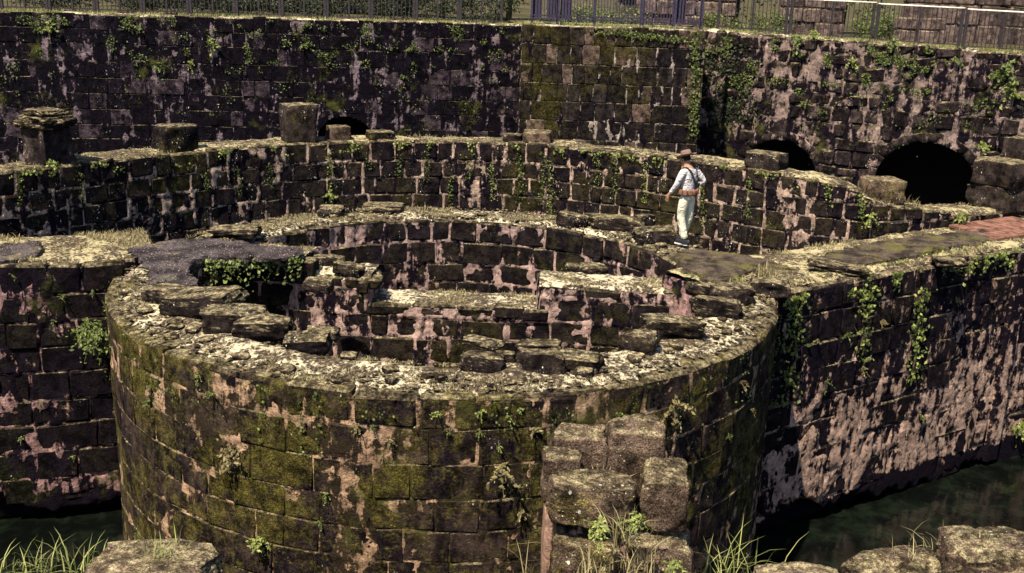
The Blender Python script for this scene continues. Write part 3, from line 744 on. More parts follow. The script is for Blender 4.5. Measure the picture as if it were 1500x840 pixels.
stub('stone_block', 480, 512, 188, 208, 'small pale green mossy stone beside the plain square pillar', rows=1, seed=26, mat='near')
o_ = stub('stone_block', 1470, 1515, 230, 258, 'block stacked on the broad dark stub beside the larger arch', rows=1, seed=27, mat='loose')
o_.location.z += 1.1

# stones lying on the rim: (x, y of base, width px, height px, z, boxiness, label)
ST = [
 (380, 505, 82, 36, .05, .7, 'large rounded boulder on the tower rim in front of the creeper'),
 (340, 494, 92, 36, .05, .75, 'long low stone beside the large rounded boulder on the rim'),
 (292, 474, 108, 38, .04, .8, 'weathered course stone on the inner edge of the rim near the paving stem'),
 (240, 452, 70, 26, .04, .8, 'flat-topped stone next to the paving stem on the rim'),
 (448, 523, 62, 26, .06, .95, 'smooth dark squared block tilted on the tower rim'),
 (470, 502, 48, 18, .04, .85, 'mossy slab behind the smooth dark squared block'),
 (706, 552, 64, 30, .05, .75, 'mossy lump at the end of the rubble heap nearer the smooth dark block'),
 (740, 534, 28, 18, .10, .55, 'small pointed stone between two lumps of the rubble heap'),
 (792, 552, 66, 36, .05, .75, 'cracked boulder in the middle of the rubble heap'),
 (846, 552, 68, 30, .04, .7, 'dark boulder at the end of the rubble heap nearer the round boulder'),
 (790, 520, 62, 16, .14, .8, 'flat slab lying behind the rubble heap'),
 (708, 514, 56, 12, .10, .8, 'thin slab leaning at the back of the rubble heap'),
 (936, 525, 54, 38, .04, .5, 'round dark boulder on the rim before the taller part of the cross wall'),
 (985, 505, 90, 34, .05, .8, 'wide flat stone behind the round dark boulder'),
 (1050, 470, 70, 28, .05, .75, 'mossy course stone on the inner rim edge below the grassy corner'),
 (1075, 450, 60, 30, .06, .8, 'square rubble block under the grassy corner of the rim'),
 (1030, 440, 44, 22, .04, .8, 'grey stone below the paving where the man stands'),
 (1130, 440, 56, 28, .02, .7, 'dark coping stone where the tower meets the plaster-patched wall'),
 (1232, 408, 80, 14, -.02, .8, 'long coping stone on the edge of the plaster-patched wall'),
 (484, 322, 36, 18, .03, .7, 'dark rubble stone on the far rim'),
 (560, 315, 60, 14, .03, .75, 'low rubble row on the far rim'),
 (340, 352, 70, 16, .05, .8, 'rough flat stone at the back of the paving with a stem'),
 (840, 338, 46, 22, .02, .7, 'dark rounded stone on the far rim where it turns to the man'),
 (905, 345, 70, 26, .02, .75, 'broken stone on the far rim a few steps before the man'),
 (945, 335, 28, 20, .03, .6, 'pebble-like stone close behind the man'),
 (870, 330, 30, 16, .03, .6, 'small grey stone on the far rim'),
 (960, 362, 60, 26, .03, .8, 'flat slabby stone just in front of the walking man'),
 (480, 398, 46, 22, -.35, .75, 'broken stone on the ragged stump of the cross wall'),
 (510, 410, 44, 20, -.35, .8, 'tilted slab on the ragged stump of the cross wall'),
 (545, 424, 24, 26, -.60, .85, 'upright dark stone between ledge and ragged stump'),
 (465, 432, 40, 22, -.35, .7, 'rounded lump on the front of the cross wall stump'),
 (1395, 392, 40, 12, .02, .75, 'small coping lump near the long paving strip'),
 (870, 404, 40, 14, -.34, .6, 'mossy stone on the taller part of the cross wall'),
 (840, 400, 26, 12, -.34, .6, 'small mossy stone beside another on the cross wall'),
]
for i, (x, y, w, h, z, bx, lab) in enumerate(ST):
    p = gp(x, y-h*.12, z-.03); d = np.linalg.norm(p-CAM); k = d/FPX
    boulder_o = boulder('loose_stone', p+np.array([0, w*k*.25, 0]), (w*k, w*k*(.62 if w > 40 else .8), h*k*.86), rng.normal(0, .22), (rng.normal(0, .07), rng.normal(0, .08)), 100+i, MT['loose'], None, 14, bx, .12 if bx < .9 else .03, .1)
    tag(boulder_o, lab, 'stone')
for i in range(70):                                     # smaller loose stones, alike
    a = rng.uniform(-172, -8) if i < 52 else rng.uniform(20, 160); r = rng.uniform(4.4, 5.25)
    x, y = r*math.cos(R(a)), r*math.sin(R(a)); s_ = rng.uniform(.10, .24)
    o = boulder('rim_stone', (x, y, .02), (s_, s_*rng.uniform(.6, 1), s_*rng.uniform(.3, .6)), rng.uniform(0, 6), (rng.normal(0, .15), 0), 300+i, MT['loose'], None, 5, .6, .15, .15, True)
    tag(o, 'small loose stone lying in the dust of the round tower rim', 'stone', 'small loose stones on the tower rim')
# gravel on the rim: too many to count
gv, gf = [], []
for i in range(4200):
    a = rng.uniform(-178, 178); r = rng.uniform(4.36, 5.32); s_ = rng.uniform(.012, .07)*rng.uniform(.5, 1)
    c = np.array([r*math.cos(R(a)), r*math.sin(R(a)), .03+s_*.1]); V = rng.normal(0, 1, (6, 3)); V = np.array([[1, 0, 0], [-1, 0, 0], [0, 1, 0], [0, -1, 0], [0, 0, .42], [0, 0, -.42]])*s_*rng.uniform(.6, 1.3, (6, 1))
    b_ = rng.uniform(0, 6); V = V@np.array([[math.cos(b_), math.sin(b_), 0], [-math.sin(b_), math.cos(b_), 0], [0, 0, 1]])+c
    k = len(gv); gv += V.tolist(); gf += [tuple(k+q for q in f) for f in ((0, 2, 4), (2, 1, 4), (1, 3, 4), (3, 0, 4), (2, 0, 5), (1, 2, 5), (3, 1, 5), (0, 3, 5))]
tag(mesh_obj('gravel', gv, gf, MT['loose'], None, False), 'broken stone chips strewn over the tower rim', 'gravel', kind='stuff')

# ------------------------------------------------------------------ near wall, foreground pillar and stones
nw = thing('near_wall', 'low wall top rough and grassy, carrying the ruined pillar stump', 'wall', (0, -11, WATER))
p_n = Path(arc(11.0, -128, -48, 40), -1)
p_n = Path([(x+.9, y) for x, y in arc(11.0, -48, -132, 40)], 1)
NZ = .50
wall_top(nw, p_n, NZ, .0, 2.2, MT['top_dark'], 111, .07, .06, 'rubble_top', .05)
wall_core(nw, p_n, NZ, WATER-.3, .05, 2.2, MT['near'])
sheet('near_bank', [(-60, -60), (60, -60), (60, -12.6), (11, -12.6), (0, -13), (-11, -12.6), (-60, -12.6)], .55, MT['ground'])
FP = thing('ruined_pillar', 'stump of a broad ruined pillar of rounded blocks rising in front of the tower', 'pillar', (2.1, -11.0, NZ))
Yp = -10.9
def fp_block(x0, x1, y0, y1, z0, z1, seed, boxy=.74, rough=.13, mat='near', name='block'):
    X0 = atY(806, 700, Yp)[0]; c = np.array([X0+(x0+x1)/2, Yp+(y0+y1)/2, (z0+z1)/2-.11])
    V, F = boulder_mesh((x1-x0)*1.03, (y1-y0)*1.03, (z1-z0)*1.0, seed, 22, boxy, rough); m = np.array(Matrix.Rotation(rng.normal(0, .05), 3, 'Z'))
    return mesh_obj(name, V@m.T+c, F, MT[mat], FP, True, c)
fp_block(.00, .56, .00, .30, 1.44, 1.74, 401)
fp_block(.63, .94, .04, .46, 1.40, 1.78, 402, .74, .13)
fp_block(-.03, .22, .31, .56, 1.46, 1.79, 403, .8, .12)
fp_block(.04, .42, .56, .86, 1.46, 1.84, 404, .84)
fp_block(.43, .82, .50, .88, 1.44, 1.93, 405, .8, .12)
fp_block(.20, .62, .28, .55, 1.30, 1.55, 406, .7, .14)
fp_block(.02, .50, -.06, .40, .98, 1.34, 407, .66, .18)
fp_block(.56, .98, -.10, .42, .92, 1.38, 408, .68, .15)
fp_block(.10, .62, -.14, .40, .62, .98, 409, .66, .18)
fp_block(.64, 1.08, -.24, .30, .60, .96, 410, .68, .16)
fp_block(.07, .80, .12, .76, .60, 1.46, 411, .95, .03, 'm_left', 'core')
fp_block(-.01, .07, .12, .62, .60, 1.45, 413, .95, .03, 'm_plain', 'plaster')
FG = [
 (222, 862, 165, 40, 'rounded brown stone with dry tufts beside the tallest grass tuft on the near wall'),
 (1448, 872, 140, 68, 'big upright brown block on the near wall above the water'),
 (1485, 890, 130, 60, 'low dark block in front of the big upright block'),
 (1310, 862, 120, 36, 'mossy yellow-green stone beside the big upright block'),
 (1168, 866, 110, 22, 'low stone just showing between the pillar and the mossy stone'),
]
for i, (x, y, w, h, lab) in enumerate(FG):
    p = gp(x, y, NZ); k = np.linalg.norm(p-CAM)/FPX
    tag(boulder('near_stone', p, (w*k, w*k*.7, h*k*1.25), rng.normal(0, .15), (0, rng.normal(0, .05)), 430+i, MT['near'], None, 20, .5, .18, .12), lab, 'stone')

# ------------------------------------------------------------------ fences
def bar(name, a, b, r, mat, parent, n=4, rx=None):
    a, b = np.asarray(a, float), np.asarray(b, float); d = b-a; d = d/np.linalg.norm(d)
    u = np.cross(d, [0, 0, 1.]) if abs(d[2]) < .9 else np.array([1., 0, 0]); u = u-d*np.dot(u, d); u /= np.linalg.norm(u); v = np.cross(d, u)
    V = []
    for c in (a, b):
        for k in range(n):
            t_ = 2*math.pi*(k+.5)/n; V.append(c+r*(u*math.cos(t_)+v*math.sin(t_))*(1.414 if n == 4 else 1))
    F = [(k, (k+1) % n, n+(k+1) % n, n+k) for k in range(n)]+[tuple(range(n))[::-1], tuple(range(n, 2*n))]
    return mesh_obj(name, V, F, mat, parent, n > 4, a)
def fence(path, s0, s1, z0, z1, h, back, label, group, mat, nbars, rail='rail', toprail=True, post_r=.035, bar_r=.009, low=.10):
    pos = lambda s_, z_: path.at(np.array([s_]), np.array([z_]), np.array([-back]))[0]
    zz = lambda s_: z0+(z1-z0)*(s_-s0)/(s1-s0)
    t_ = thing('iron_fence', label, 'fence', pos(s0, z0), group)
    zb = (z0+z1)/2 if toprail else None
    bar('post', pos(s0+.02, zz(s0)-.1), pos(s0+.02, z0+h), post_r, MT[mat], t_)
    bar('post', pos(s1-.04, zz(s1)-.1), pos(s1-.04, z1+h), post_r, MT[mat], t_)
    sm = (s0+s1)/2; bar('post', pos(sm, zz(sm)-.1), pos(sm, zz(sm)+h-.03), post_r*.7, MT[mat], t_)
    bar('top_rail', pos(s0, z0+h), pos(s1, z1+h), .024, MT[rail], t_, 8)
    bar('bottom_rail', pos(s0, z0+low), pos(s1, z1+low), .016, MT[mat], t_)
    first = None
    for k in range(nbars):
        s_ = s0+(s1-s0)*(k+.5)/nbars; a = pos(s_, zz(s_)+low)
        if first is None: first = bar('bar', a, a+np.array([0, 0, h-low-.02]), bar_r, MT[mat], t_)
        else:
            o = first.copy(); COL.objects.link(o); o.parent = t_; o.location = Vector(a)-t_.location
    return t_
for k in range(13):
    s0 = p_bl.L-17.19+1.28*k
    if s0+1.28 > p_bl.L: break
    fence(p_bl, s0, s0+1.26, 3.52, 3.525, 1.02, .55, 'low dark iron railing panel along the top of the blackened back wall', 'railing panels on the blackened back wall', 'metal', 11, 'metal')
sr = [p_br.hit(x, 40)[0] for x in (1045, 1152, 1280, 1412, 1530)]
RL = ['plain dark railing panel next to the violet fence', 'railing panel with pale handrail starting above the smaller arch', 'railing panel with pale handrail above the larger arch', 'lower railing panel with pale handrail beyond the larger arch']
for k in range(4):
    zz = float(zr(np.array([(sr[k]+sr[k+1])/2]))[0])
    fence(p_br, sr[k]+.03, sr[k+1]-.03, zz+(.0 if k else .05), zz-.03, 1.05, .35, RL[k], None, 'metal', 18, 'rail' if k else 'metal')
# tall violet fence on the bastion
VF = thing('violet_fence', 'tall violet iron fence of close-set pickets on top of the bastion', 'fence', (3.6, 12.4, 3.7))
yv = 12.38
for x in (1.35, 2.05, 3.05, 4.35, 5.2, 5.95): bar('post', (x, yv+.03, 3.6), (x, yv+.03, 5.6), .05 if x in (4.35, 5.2) else .035, MT['metal_purple'], VF)
for z in (3.84, 3.92, 5.4): bar('rail', (1.3, yv, z), (6.0, yv, z), .016, MT['metal_purple'], VF)
fb = None
for k in range(58):
    x = 1.36+k*.081
    if fb is None: fb = bar('picket', (x, yv-.03, 3.80), (x, yv-.03, 5.55), .011, MT['metal_purple'], VF)
    else:
        o = fb.copy(); COL.objects.link(o); o.parent = VF; o.location = Vector((x, yv-.03, 3.80))-VF.location
for x0, x1 in ((1.38, 1.62), (1.75, 2.0), (2.12, 2.42), (5.25, 5.5)):
    mesh_obj('sheet', [(x0, yv+.07, 3.86), (x1, yv+.07, 3.86), (x1, yv+.07, 5.4), (x0, yv+.07, 5.4), (x0, yv+.085, 3.86), (x1, yv+.085, 3.86), (x1, yv+.085, 5.4), (x0, yv+.085, 5.4)], [(0, 1, 2, 3), (7, 6, 5, 4), (0, 4, 5, 1), (1, 5, 6, 2), (2, 6, 7, 3), (3, 7, 4, 0)], MT['metal_purple'], VF, False)

# ------------------------------------------------------------------ what stands behind the fences
MT['tan'] = stone_mat('tan_ruin_stone', dark=(.03, .022, .021), brown=(.14, .10, .09), brown_t=.42, moss_t=.66, pink_t=.72, lich_t=.75)
def ruin(label, x0, x1, Y, h, seed, bw=.8, rowh=.5, yaw=0.):
    t_ = thing('ruined_wall', label, 'ruin', ((x0+x1)/2, Y, 3.4)); rs = np.random.default_rng(seed); z = 3.36
    while z < 3.4+h:
        x = x0; hh = rowh*rs.uniform(.85, 1.15)
        while x < x1:
            w = bw*rs.uniform(.6, 1.3); w = min(w, x1-x)
            if w > .15 and not (z-3.4 > h*.55 and rs.random() < .22):
                V = _rb((.04, .04, .04), (w/2-.008, .3, hh/2-.006))+rs.normal(0, .012, (24, 3)); c = np.array([x+w/2, Y+rs.normal(0, .03)+(x-x0)*yaw, z+hh/2])
                mesh_obj('block', V+c, _RBF, MT['tan'], t_, True, c, None, 6)
            x += w
        z += hh
ruin('tall tan stone ruin behind the railing above the larger arch', 13.0, 18.2, 17.0, 2.4, 7, .9, .55)
ruin('low tan stone ruin behind the railing above the smaller arch', 9.3, 11.3, 17.6, 2.2, 8, .8, .5)
ruin('pale ruined wall glimpsed behind the violet fence', 4.2, 8.2, 19.5, 2.4, 9, .7, .45)
ruin('squat tan blocks lying in front of the tall ruin', 12.0, 13.4, 14.6, .42, 10, .7, .4)
ruin('dim ruined wall far behind the dark iron railing', -14, -3, 24.0, 2.2, 11, 1.0, .5)
def crown(name, c, rad, n, label, cat, mat, seed, size=.09, group=None, trunk=None):
    rs = np.random.default_rng(seed); t_ = thing(name, label, cat, (c[0], c[1], trunk if trunk is not None else c[2]-rad[2]), group)
    k = 26; cc = rs.normal(0, .45, (k, 3)); cc = cc/np.maximum(1, np.linalg.norm(cc, axis=1))[:, None]
    cl = cc[rs.integers(0, k, n)]; p = cl+rs.normal(0, .17, (n, 3)); p = p*np.array(rad)+np.array(c)
    V, F, Sh = leaves(p, None, size, seed+1)
    mesh_obj('crown' if cat == 'tree' else 'foliage', V, F, MT[mat], t_, False, c, Sh)
    if trunk is not None:
        bar('trunk', (c[0], c[1], trunk-.1), (c[0]+.1, c[1], c[2]+rad[2]*.3), .12, MT['bark'], t_, 8)
        for q in range(5):
            a = rs.uniform(0, 6); bar('limb', (c[0]+.05, c[1], c[2]-rad[2]*.4), (c[0]+rad[0]*.6*math.cos(a), c[1]+rad[1]*.6*math.sin(a), c[2]+rad[2]*.3), .05, MT['bark'], t_, 6)
    return t_
for i, (x, w) in enumerate(((-13.2, 1.5), (-10.6, 1.5), (-7.9, 1.5), (-5.3, 1.4), (-2.6, 1.4), (-.2, 1.2))):
    crown('hedge_bush', (x, 17.2+.3*(i % 2), 3.85), (w, .6, .5), 2600, 'low clipped bush in the row behind the dark iron railing', 'bush', 'leaf_dark', 500+i, .09, 'bushes behind the dark iron railing')
    crown('dark_tree', (x+.8, 22.3+.5*(i % 2), 5.3), (1.9, 1.1, 1.5), 3200, 'dark dense tree in the row behind the dark iron railing', 'tree', 'leaf_dark', 520+i, .17, 'trees behind the dark iron railing', 3.4)
crown('dark_tree', (12.1, 20.5, 5.2), (1.6, 1.2, 1.6), 3500, 'green tree between the two tan ruins', 'tree', 'leaf', 540, .14, None, 3.4)
crown('dark_tree', (19.0, 14.2, 4.9), (1.5, 1.3, 1.4), 4000, 'leafy tree past the tall tan ruin', 'tree', 'leaf', 541, .12, None, 3.4)
crown('dark_tree', (8.6, 21.5, 5.2), (1.5, 1.2, 1.6), 3500, 'dark tree beside the low tan ruin', 'tree', 'leaf_dark', 542, .14, None, 3.4)
for i, (x, y, r) in enumerate(((8.6, 16.4, .8), (12.2, 16.2, .7), (11.4, 15.4, .5))):
    crown('hedge_bush', (x, y, 3.8), (r, .5, .45), 1500, 'low bush among the tan ruins behind the pale handrail', 'bush', 'leaf', 550+i, .08, 'bushes among the tan ruins')
crown('hedge_bush', (3.2, 16.2, 3.85), (1.8, .6, .5), 2600, 'bush seen through the violet fence', 'bush', 'leaf', 543, .09)
crown('hedge_bush', (6.9, 15.1, 3.75), (.7, .4, .3), 1200, 'small bush at the foot of the railing beside the violet fence', 'bush', 'leaf', 544, .07)

# ================================================================== PLANTS
def on_path(path, x, y, far=False, w=.0):
    h = path.hit(x, y, far); P = path.at(np.array([h[0]]), np.array([h[1]]), np.array([w]))[0]; a, b = path.nrm(np.array([h[0]]))
    return P, np.array([float(a[0]), float(b[0]), 0.])
def px_r(P, px): return px*np.linalg.norm(P-CAM)/FPX
# ferns on the tower face: x, y, radius px, leaf colour
TF = [(315, 577, 16, 'leaf'), (345, 668, 30, 'dryfern'), (383, 792, 26, 'leaf_pale'), (733, 690, 30, 'dryfern'), (765, 752, 16, 'dryfern'), (988, 597, 30, 'dryfern'), (783, 630, 20, 'dryfern'), (525, 624, 14, 'dryfern'), (573, 645, 11, 'dryfern'), (546, 626, 9, 'leaf'), (640, 604, 12, 'leaf_pale'), (704, 604, 13, 'leaf_pale'), (702, 632, 10, 'leaf'), (745, 612, 13, 'leaf_pale'), (760, 600, 9, 'leaf_pale'), (906, 607, 13, 'leaf'), (220, 590, 13, 'leaf'), (222, 568, 11, 'dryfern'), (478, 724, 12, 'leaf'), (470, 765, 10, 'leaf'), (657, 630, 9, 'leaf'), (730, 655, 9, 'leaf_pale'), (202, 785, 10, 'leaf'), (440, 590, 8, 'leaf_pale'), (290, 550, 10, 'leaf_pale'), (560, 668, 8, 'dryfern'), (1085, 560, 14, 'dryfern'), (1065, 640, 12, 'leaf'), (1100, 600, 10, 'dryfern')]
for i, (x, y, r, m) in enumerate(TF):
    P, N = on_path(p_out, x, y); big = r >= 25
    lab = {'dryfern': 'dried brownish fern', 'leaf': 'small green fern', 'leaf_pale': 'small pale yellow-green fern'}[m]+' rooted in a joint of the round tower face'
    if x == 345: lab = 'large dry fern with drooping fronds high on the mossy side of the tower face'
    if x == 383: lab = 'spreading pale fern low down on the tower face'
    if x == 733: lab = 'spreading dry fern on the tower face beside the ruined pillar'
    if x == 988: lab = 'bushy dry fern on the tower face just above the ruined pillar'
    single = x in (345, 383, 733, 988)
    fern('wall_fern', P, N, px_r(P, r), lab, None if single else lab.split(' rooted')[0]+'s on the tower face', 600+i, m, 16 if big else 9, 'fern', 12 if big else 8)
def creeper(name, pts, label, group, seed, mat='leaf_pale', size=.045, n=None, width=6, path=None, far=False, cat='creeper', w=.03):
    """leafy strand down a wall through the given pixels"""
    rs = np.random.default_rng(seed); Ps = []
    for (x0, y0), (x1, y1) in zip(pts[:-1], pts[1:]):
        k = int(max(6, abs(y1-y0)*1.5)) if n is None else n
        for u in rs.uniform(0, 1, k):
            h = path.hit(x0+(x1-x0)*u+rs.normal(0, width), y0+(y1-y0)*u+rs.normal(0, 2), far)
            if h is None: continue
            Ps.append(np.r_[path.at(np.array([h[0]]), np.array([h[1]]), np.array([w+abs(rs.normal(0, .02))]))[0], path.nrm(np.array([h[0]]))[0], path.nrm(np.array([h[0]]))[1], 0])
    A = np.array(Ps); V, F, Sh = leaves(A[:, :3], A[:, 3:6], size, seed, .7, 1.4)
    o = mesh_obj(name, V, F, MT[mat], None, False, A[:, :3].mean(0), Sh); return tag(o, label, cat, group)
for i, (x, y0, y1) in enumerate(((385, 560, 650), (442, 575, 665), (467, 570, 680), (233, 520, 600))):
    creeper('creeper', [(x, y0), (x+2, y1)], 'thin leafy strand trailing down the round tower face', 'leafy strands on the tower face', 700+i, path=p_out, width=3, size=.05, n=26, mat='leaf')
for i, (pts, n_, wd) in enumerate((([(1272, 420), (1266, 460), (1262, 530)], 80, 6), ([(1352, 420), (1345, 470), (1342, 500), (1336, 560)], 80, 7))):
    creeper('creeper', pts, ('bright leafy vine hanging on the plaster-patched wall, nearer the tower', 'bright leafy vine hanging on the plaster-patched wall, farther from the tower')[i], None, 720+i, path=p_r, width=wd, size=.085, n=n_)
creeper('creeper', [(1165, 440), (1158, 500), (1150, 600)], 'loose dull green vine in the corner between tower and plaster-patched wall', None, 724, 'leaf', path=p_r, width=9, size=.09, n=90)
for i, (x, y) in enumerate(((1240, 490), (1195, 500), (1130, 590), (1262, 540), (1345, 610), (1290, 470), (1210, 560), (1400, 440))):
    P, N = on_path(p_r, x, y); fern('wall_fern', P, N, px_r(P, 12), 'small fern growing on the plaster-patched wall', 'ferns on the plaster-patched wall', 740+i, 'dryfern' if i % 2 else 'leaf', 9, 'fern', 8)
P, N = on_path(p_r, 1488, 625); fern('wall_fern', P, N, px_r(P, 26), 'bright green plant beside the pilaster of the plaster-patched wall', None, 750, 'leaf_pale', 12, 'plant')
P, N = on_path(p_l, 135, 488); fern('wall_bush', P+N*.15, N, px_r(P, 40), 'dense green bush growing from the dark wall beside the tower', None, 755, 'leaf', 46, 'bush', 16, .15)
for i, (x, y) in enumerate(((92, 435), (78, 470), (136, 425), (20, 405), (105, 670), (60, 590), (30, 640))):
    P, N = on_path(p_l, x, y); fern('wall_fern', P, N, px_r(P, 9), 'small fern growing on the dark side wall', 'ferns on the dark side wall', 760+i, 'leaf', 8, 'fern', 7)
OS = [(27, 250, 300), (78, 236, 262), (118, 255, 300), (347, 245, 285), (482, 215, 300), (585, 225, 260), (625, 222, 268), (690, 235, 262), (762, 225, 300), (797, 225, 300), (808, 232, 320), (875, 230, 275), (900, 225, 290), (945, 240, 300), (1030, 255, 340), (1098, 262, 320), (1213, 270, 300), (1260, 285, 330), (540, 230, 250), (720, 240, 290), (395, 240, 275), (660, 260, 300), (300, 250, 280)]
for i, (x, y0, y1) in enumerate(OS):
    creeper('creeper', [(x, y0), (x+rng.normal(0, 3), y1)], 'strand of small leaves trailing down a joint of the curved ring wall', 'leafy strands on the ring wall', 800+i, ('leaf', 'leaf_pale', 'leaf')[i % 3], .042, int((y1-y0)*1.5), 3, p_o, True)
for i, (x, y, r, m, lab) in enumerate(((482, 285, 14, 'leaf_pale', 'bright little plant low on the ring wall below the plain pillar'), (75, 242, 14, 'leaf_pale', 'leafy tuft at the foot of the eroded capped pillar'), (1275, 318, 14, 'leaf_pale', 'pale leafed plant on the falling end of the ring wall'), (1405, 318, 18, 'leaf_pale', 'broad pale leafed plant beside the red tiles'))):
    P, N = on_path(p_o, x, y, True); fern('wall_plant', P, N, px_r(P, r), lab, None, 830+i, m, 11, 'plant', 9, .34)
creeper('creeper', [(1020, 48), (1015, 200)], 'dense curtain of creeper down one edge of the bastion', None, 850, 'leaf', .07, 420, 6, p_b)
creeper('creeper', [(890, 45), (1000, 60)], 'creeper spilling over the top edge of the bastion', None, 851, 'leaf', .06, 420, 16, p_b)
creeper('creeper', [(1060, 60), (1075, 180)], 'dark creeper filling the shaded corner beside the bastion', None, 852, 'leaf_dark', .08, 900, 22, p_br)
for i, (x, y, r) in enumerate(((72, 40, 20), (310, 64, 20), (205, 40, 12), (600, 72, 10), (590, 112, 10), (230, 100, 12), (280, 92, 14), (420, 60, 12), (445, 66, 12), (360, 66, 10))):
    P, N = on_path(p_bl, x, y); fern('wall_plant', P, N, px_r(P, r*.75), 'leafy plant sprouting from the blackened back wall', 'plants on the blackened back wall', 860+i, 'leaf_pale' if r > 12 else 'leaf', 11, 'plant', 9, .3)
for i, (x, y, r) in enumerate(((1168, 60, 18), (1248, 92, 14), (1475, 100, 22), (1480, 130, 20), (1400, 90, 14), (1195, 50, 12), (1310, 62, 14), (1440, 215, 16), (1180, 150, 10))):
    P, N = on_path(p_br, x, y); fern('wall_plant', P, N, px_r(P, r), 'leafy plant sprouting from the rubble wall with two arches', 'plants on the arched rubble wall', 880+i, 'leaf_pale' if i % 2 else 'leaf', 12, 'plant', 9, .3)
# creeping leaves spread over the back walls: uncountable
def scatter(path, n, zf, seed, size, label, mat='leaf', clump=3.0, srange=None, rowh=None):
    rs = np.random.default_rng(seed); s_ = rs.uniform(*(srange or (.2, path.L-.2)), n*6); z_ = zf(rs, len(s_), s_)
    P = path.at(s_, z_, .03+0*s_); d = fbm(P[:, 0]*clump, P[:, 1]*clump, P[:, 2]*clump*1.3, 4, seed); k = d > np.quantile(d, 5/6)
    a, b = path.nrm(s_); Nn = np.stack([a, b, 0*a], 1); V, F, Sh = leaves(P[k]+Nn[k]*rs.uniform(0, .05, (k.sum(), 1)), Nn[k], size, seed, .8, 1.4)
    return tag(mesh_obj('creeping_leaves', V, F, MT[mat], None, False, None, Sh), label, 'creeper', kind='stuff')
scatter(p_bl, 3000, srange=(13.6, p_bl.L-.2), zf=lambda r, n, s_: 3.5-np.abs(r.normal(0, 1.0, n)), seed=1, size=.05, label='tiny creeping leaves over the upper part of the blackened back wall')
scatter(p_br, 3600, lambda r, n, s_: 3.45-np.abs(r.normal(0, .9, n)), 2, .055, 'tiny creeping leaves over the upper part of the arched rubble wall', srange=(.2, 10.4))
scatter(p_r, 900, lambda r, n, s_: -.02-np.abs(r.normal(0, .14, n)), 3, .07, 'small leaves along the coping of the plaster-patched side wall', 'leaf_pale')
scatter(p_o, 1500, lambda r, n, s_: o_top(s_)-np.abs(r.normal(0, .12, n)), 4, .06, 'tiny leaves along the coping of the ring wall', 'leaf_pale')
scatter(p_out, 500, lambda r, n, s_: -np.abs(r.normal(0, .5, n)), 5, .04, 'tiny leaves along the coping of the round tower', 'leaf')
def hanging(px_line, z, n, drop, seed, label, mat='leaf'):
    rs = np.random.default_rng(seed); L = [gp(x, y, z) for x, y in px_line]; P = []
    for a, b in zip(L[:-1], L[1:]):
        for u in rs.uniform(0, 1, n): P.append(a+(b-a)*u+np.array([0, rs.normal(-.03, .04), -abs(rs.normal(0, drop))]))
    P = np.array(P); V, F, Sh = leaves(P, np.tile(np.array([[0, -.8, .6]]), (len(P), 1)), .075, seed, .8, 1.4)
    tag(mesh_obj('hanging_creeper', V, F, MT[mat], None, False, P.mean(0), Sh), label, 'creeper')
hanging([(292, 380), (352, 380), (442, 374)], .02, 200, .20, 1, 'leafy creeper hanging under the edge of the paving with a stem')
hanging([(1190, 386), (1260, 388), (1300, 384), (1400, 364), (1448, 356)], .04, 130, .10, 2, 'leafy creeper along the front of the long grey paving strip', 'leaf_pale')
hanging([(1380, 385), (1500, 362)], .0, 170, .18, 3, 'leafy creeper over the coping below the red tiles', 'leaf')
hanging([(1000, 398), (1040, 412), (1075, 414)], .03, 90, .12, 4, 'leafy creeper below the paving where the man stands')
hanging([(925, 345), (975, 365)], .0, 120, .16, 5, 'leafy creeper on the broken far rim beside the man', 'leaf_pale')
# grass tufts
GT = [(60, 846, NZ, .30, 22, 'tall pale grass tuft on the near wall beside a taller one'), (115, 852, NZ, .42, 30, 'tallest grass tuft beside the rounded brown stone'), (250, 815, NZ+.28, .30, 30, 'grass tuft growing on the rounded brown stone'), (8, 850, NZ, .32, 16, 'sparse grass tuft beside the tall pale grass tuft'), (1060, 852, NZ, .48, 34, 'grass tuft between the ruined pillar and the low stone'), (800, 860, NZ, .55, 12, 'thin dry stalks on the plastered side of the ruined pillar'), (1335, 800, NZ+.25, .25, 20, 'dry grass on the mossy yellow-green stone'), (1430, 765, NZ+.62, .22, 22, 'dry grass on the big upright block'), (1370, 812, NZ+.1, .30, 12, 'dry stalks beside the big upright block'), (905, 790, NZ+.45, .26, 30, 'straggling grass on the lower ledge of the ruined pillar'), (940, 835, NZ+.25, .28, 36, 'dense grass at the foot of the ruined pillar'), (865, 840, NZ+.2, .24, 30, 'yellow grass on the plastered foot of the ruined pillar'), (860, 690, 1.60, .22, 60, 'short dry grass on the top of the ruined pillar'), (1345, 285, .55, .42, 34, 'dry grass clump in front of the larger arch'), (1120, 405, .05, .30, 60, 'straw-coloured grass clump where the tower meets the plaster-patched wall'), (1085, 420, .05, .22, 40, 'green grass at the corner of the rim')]
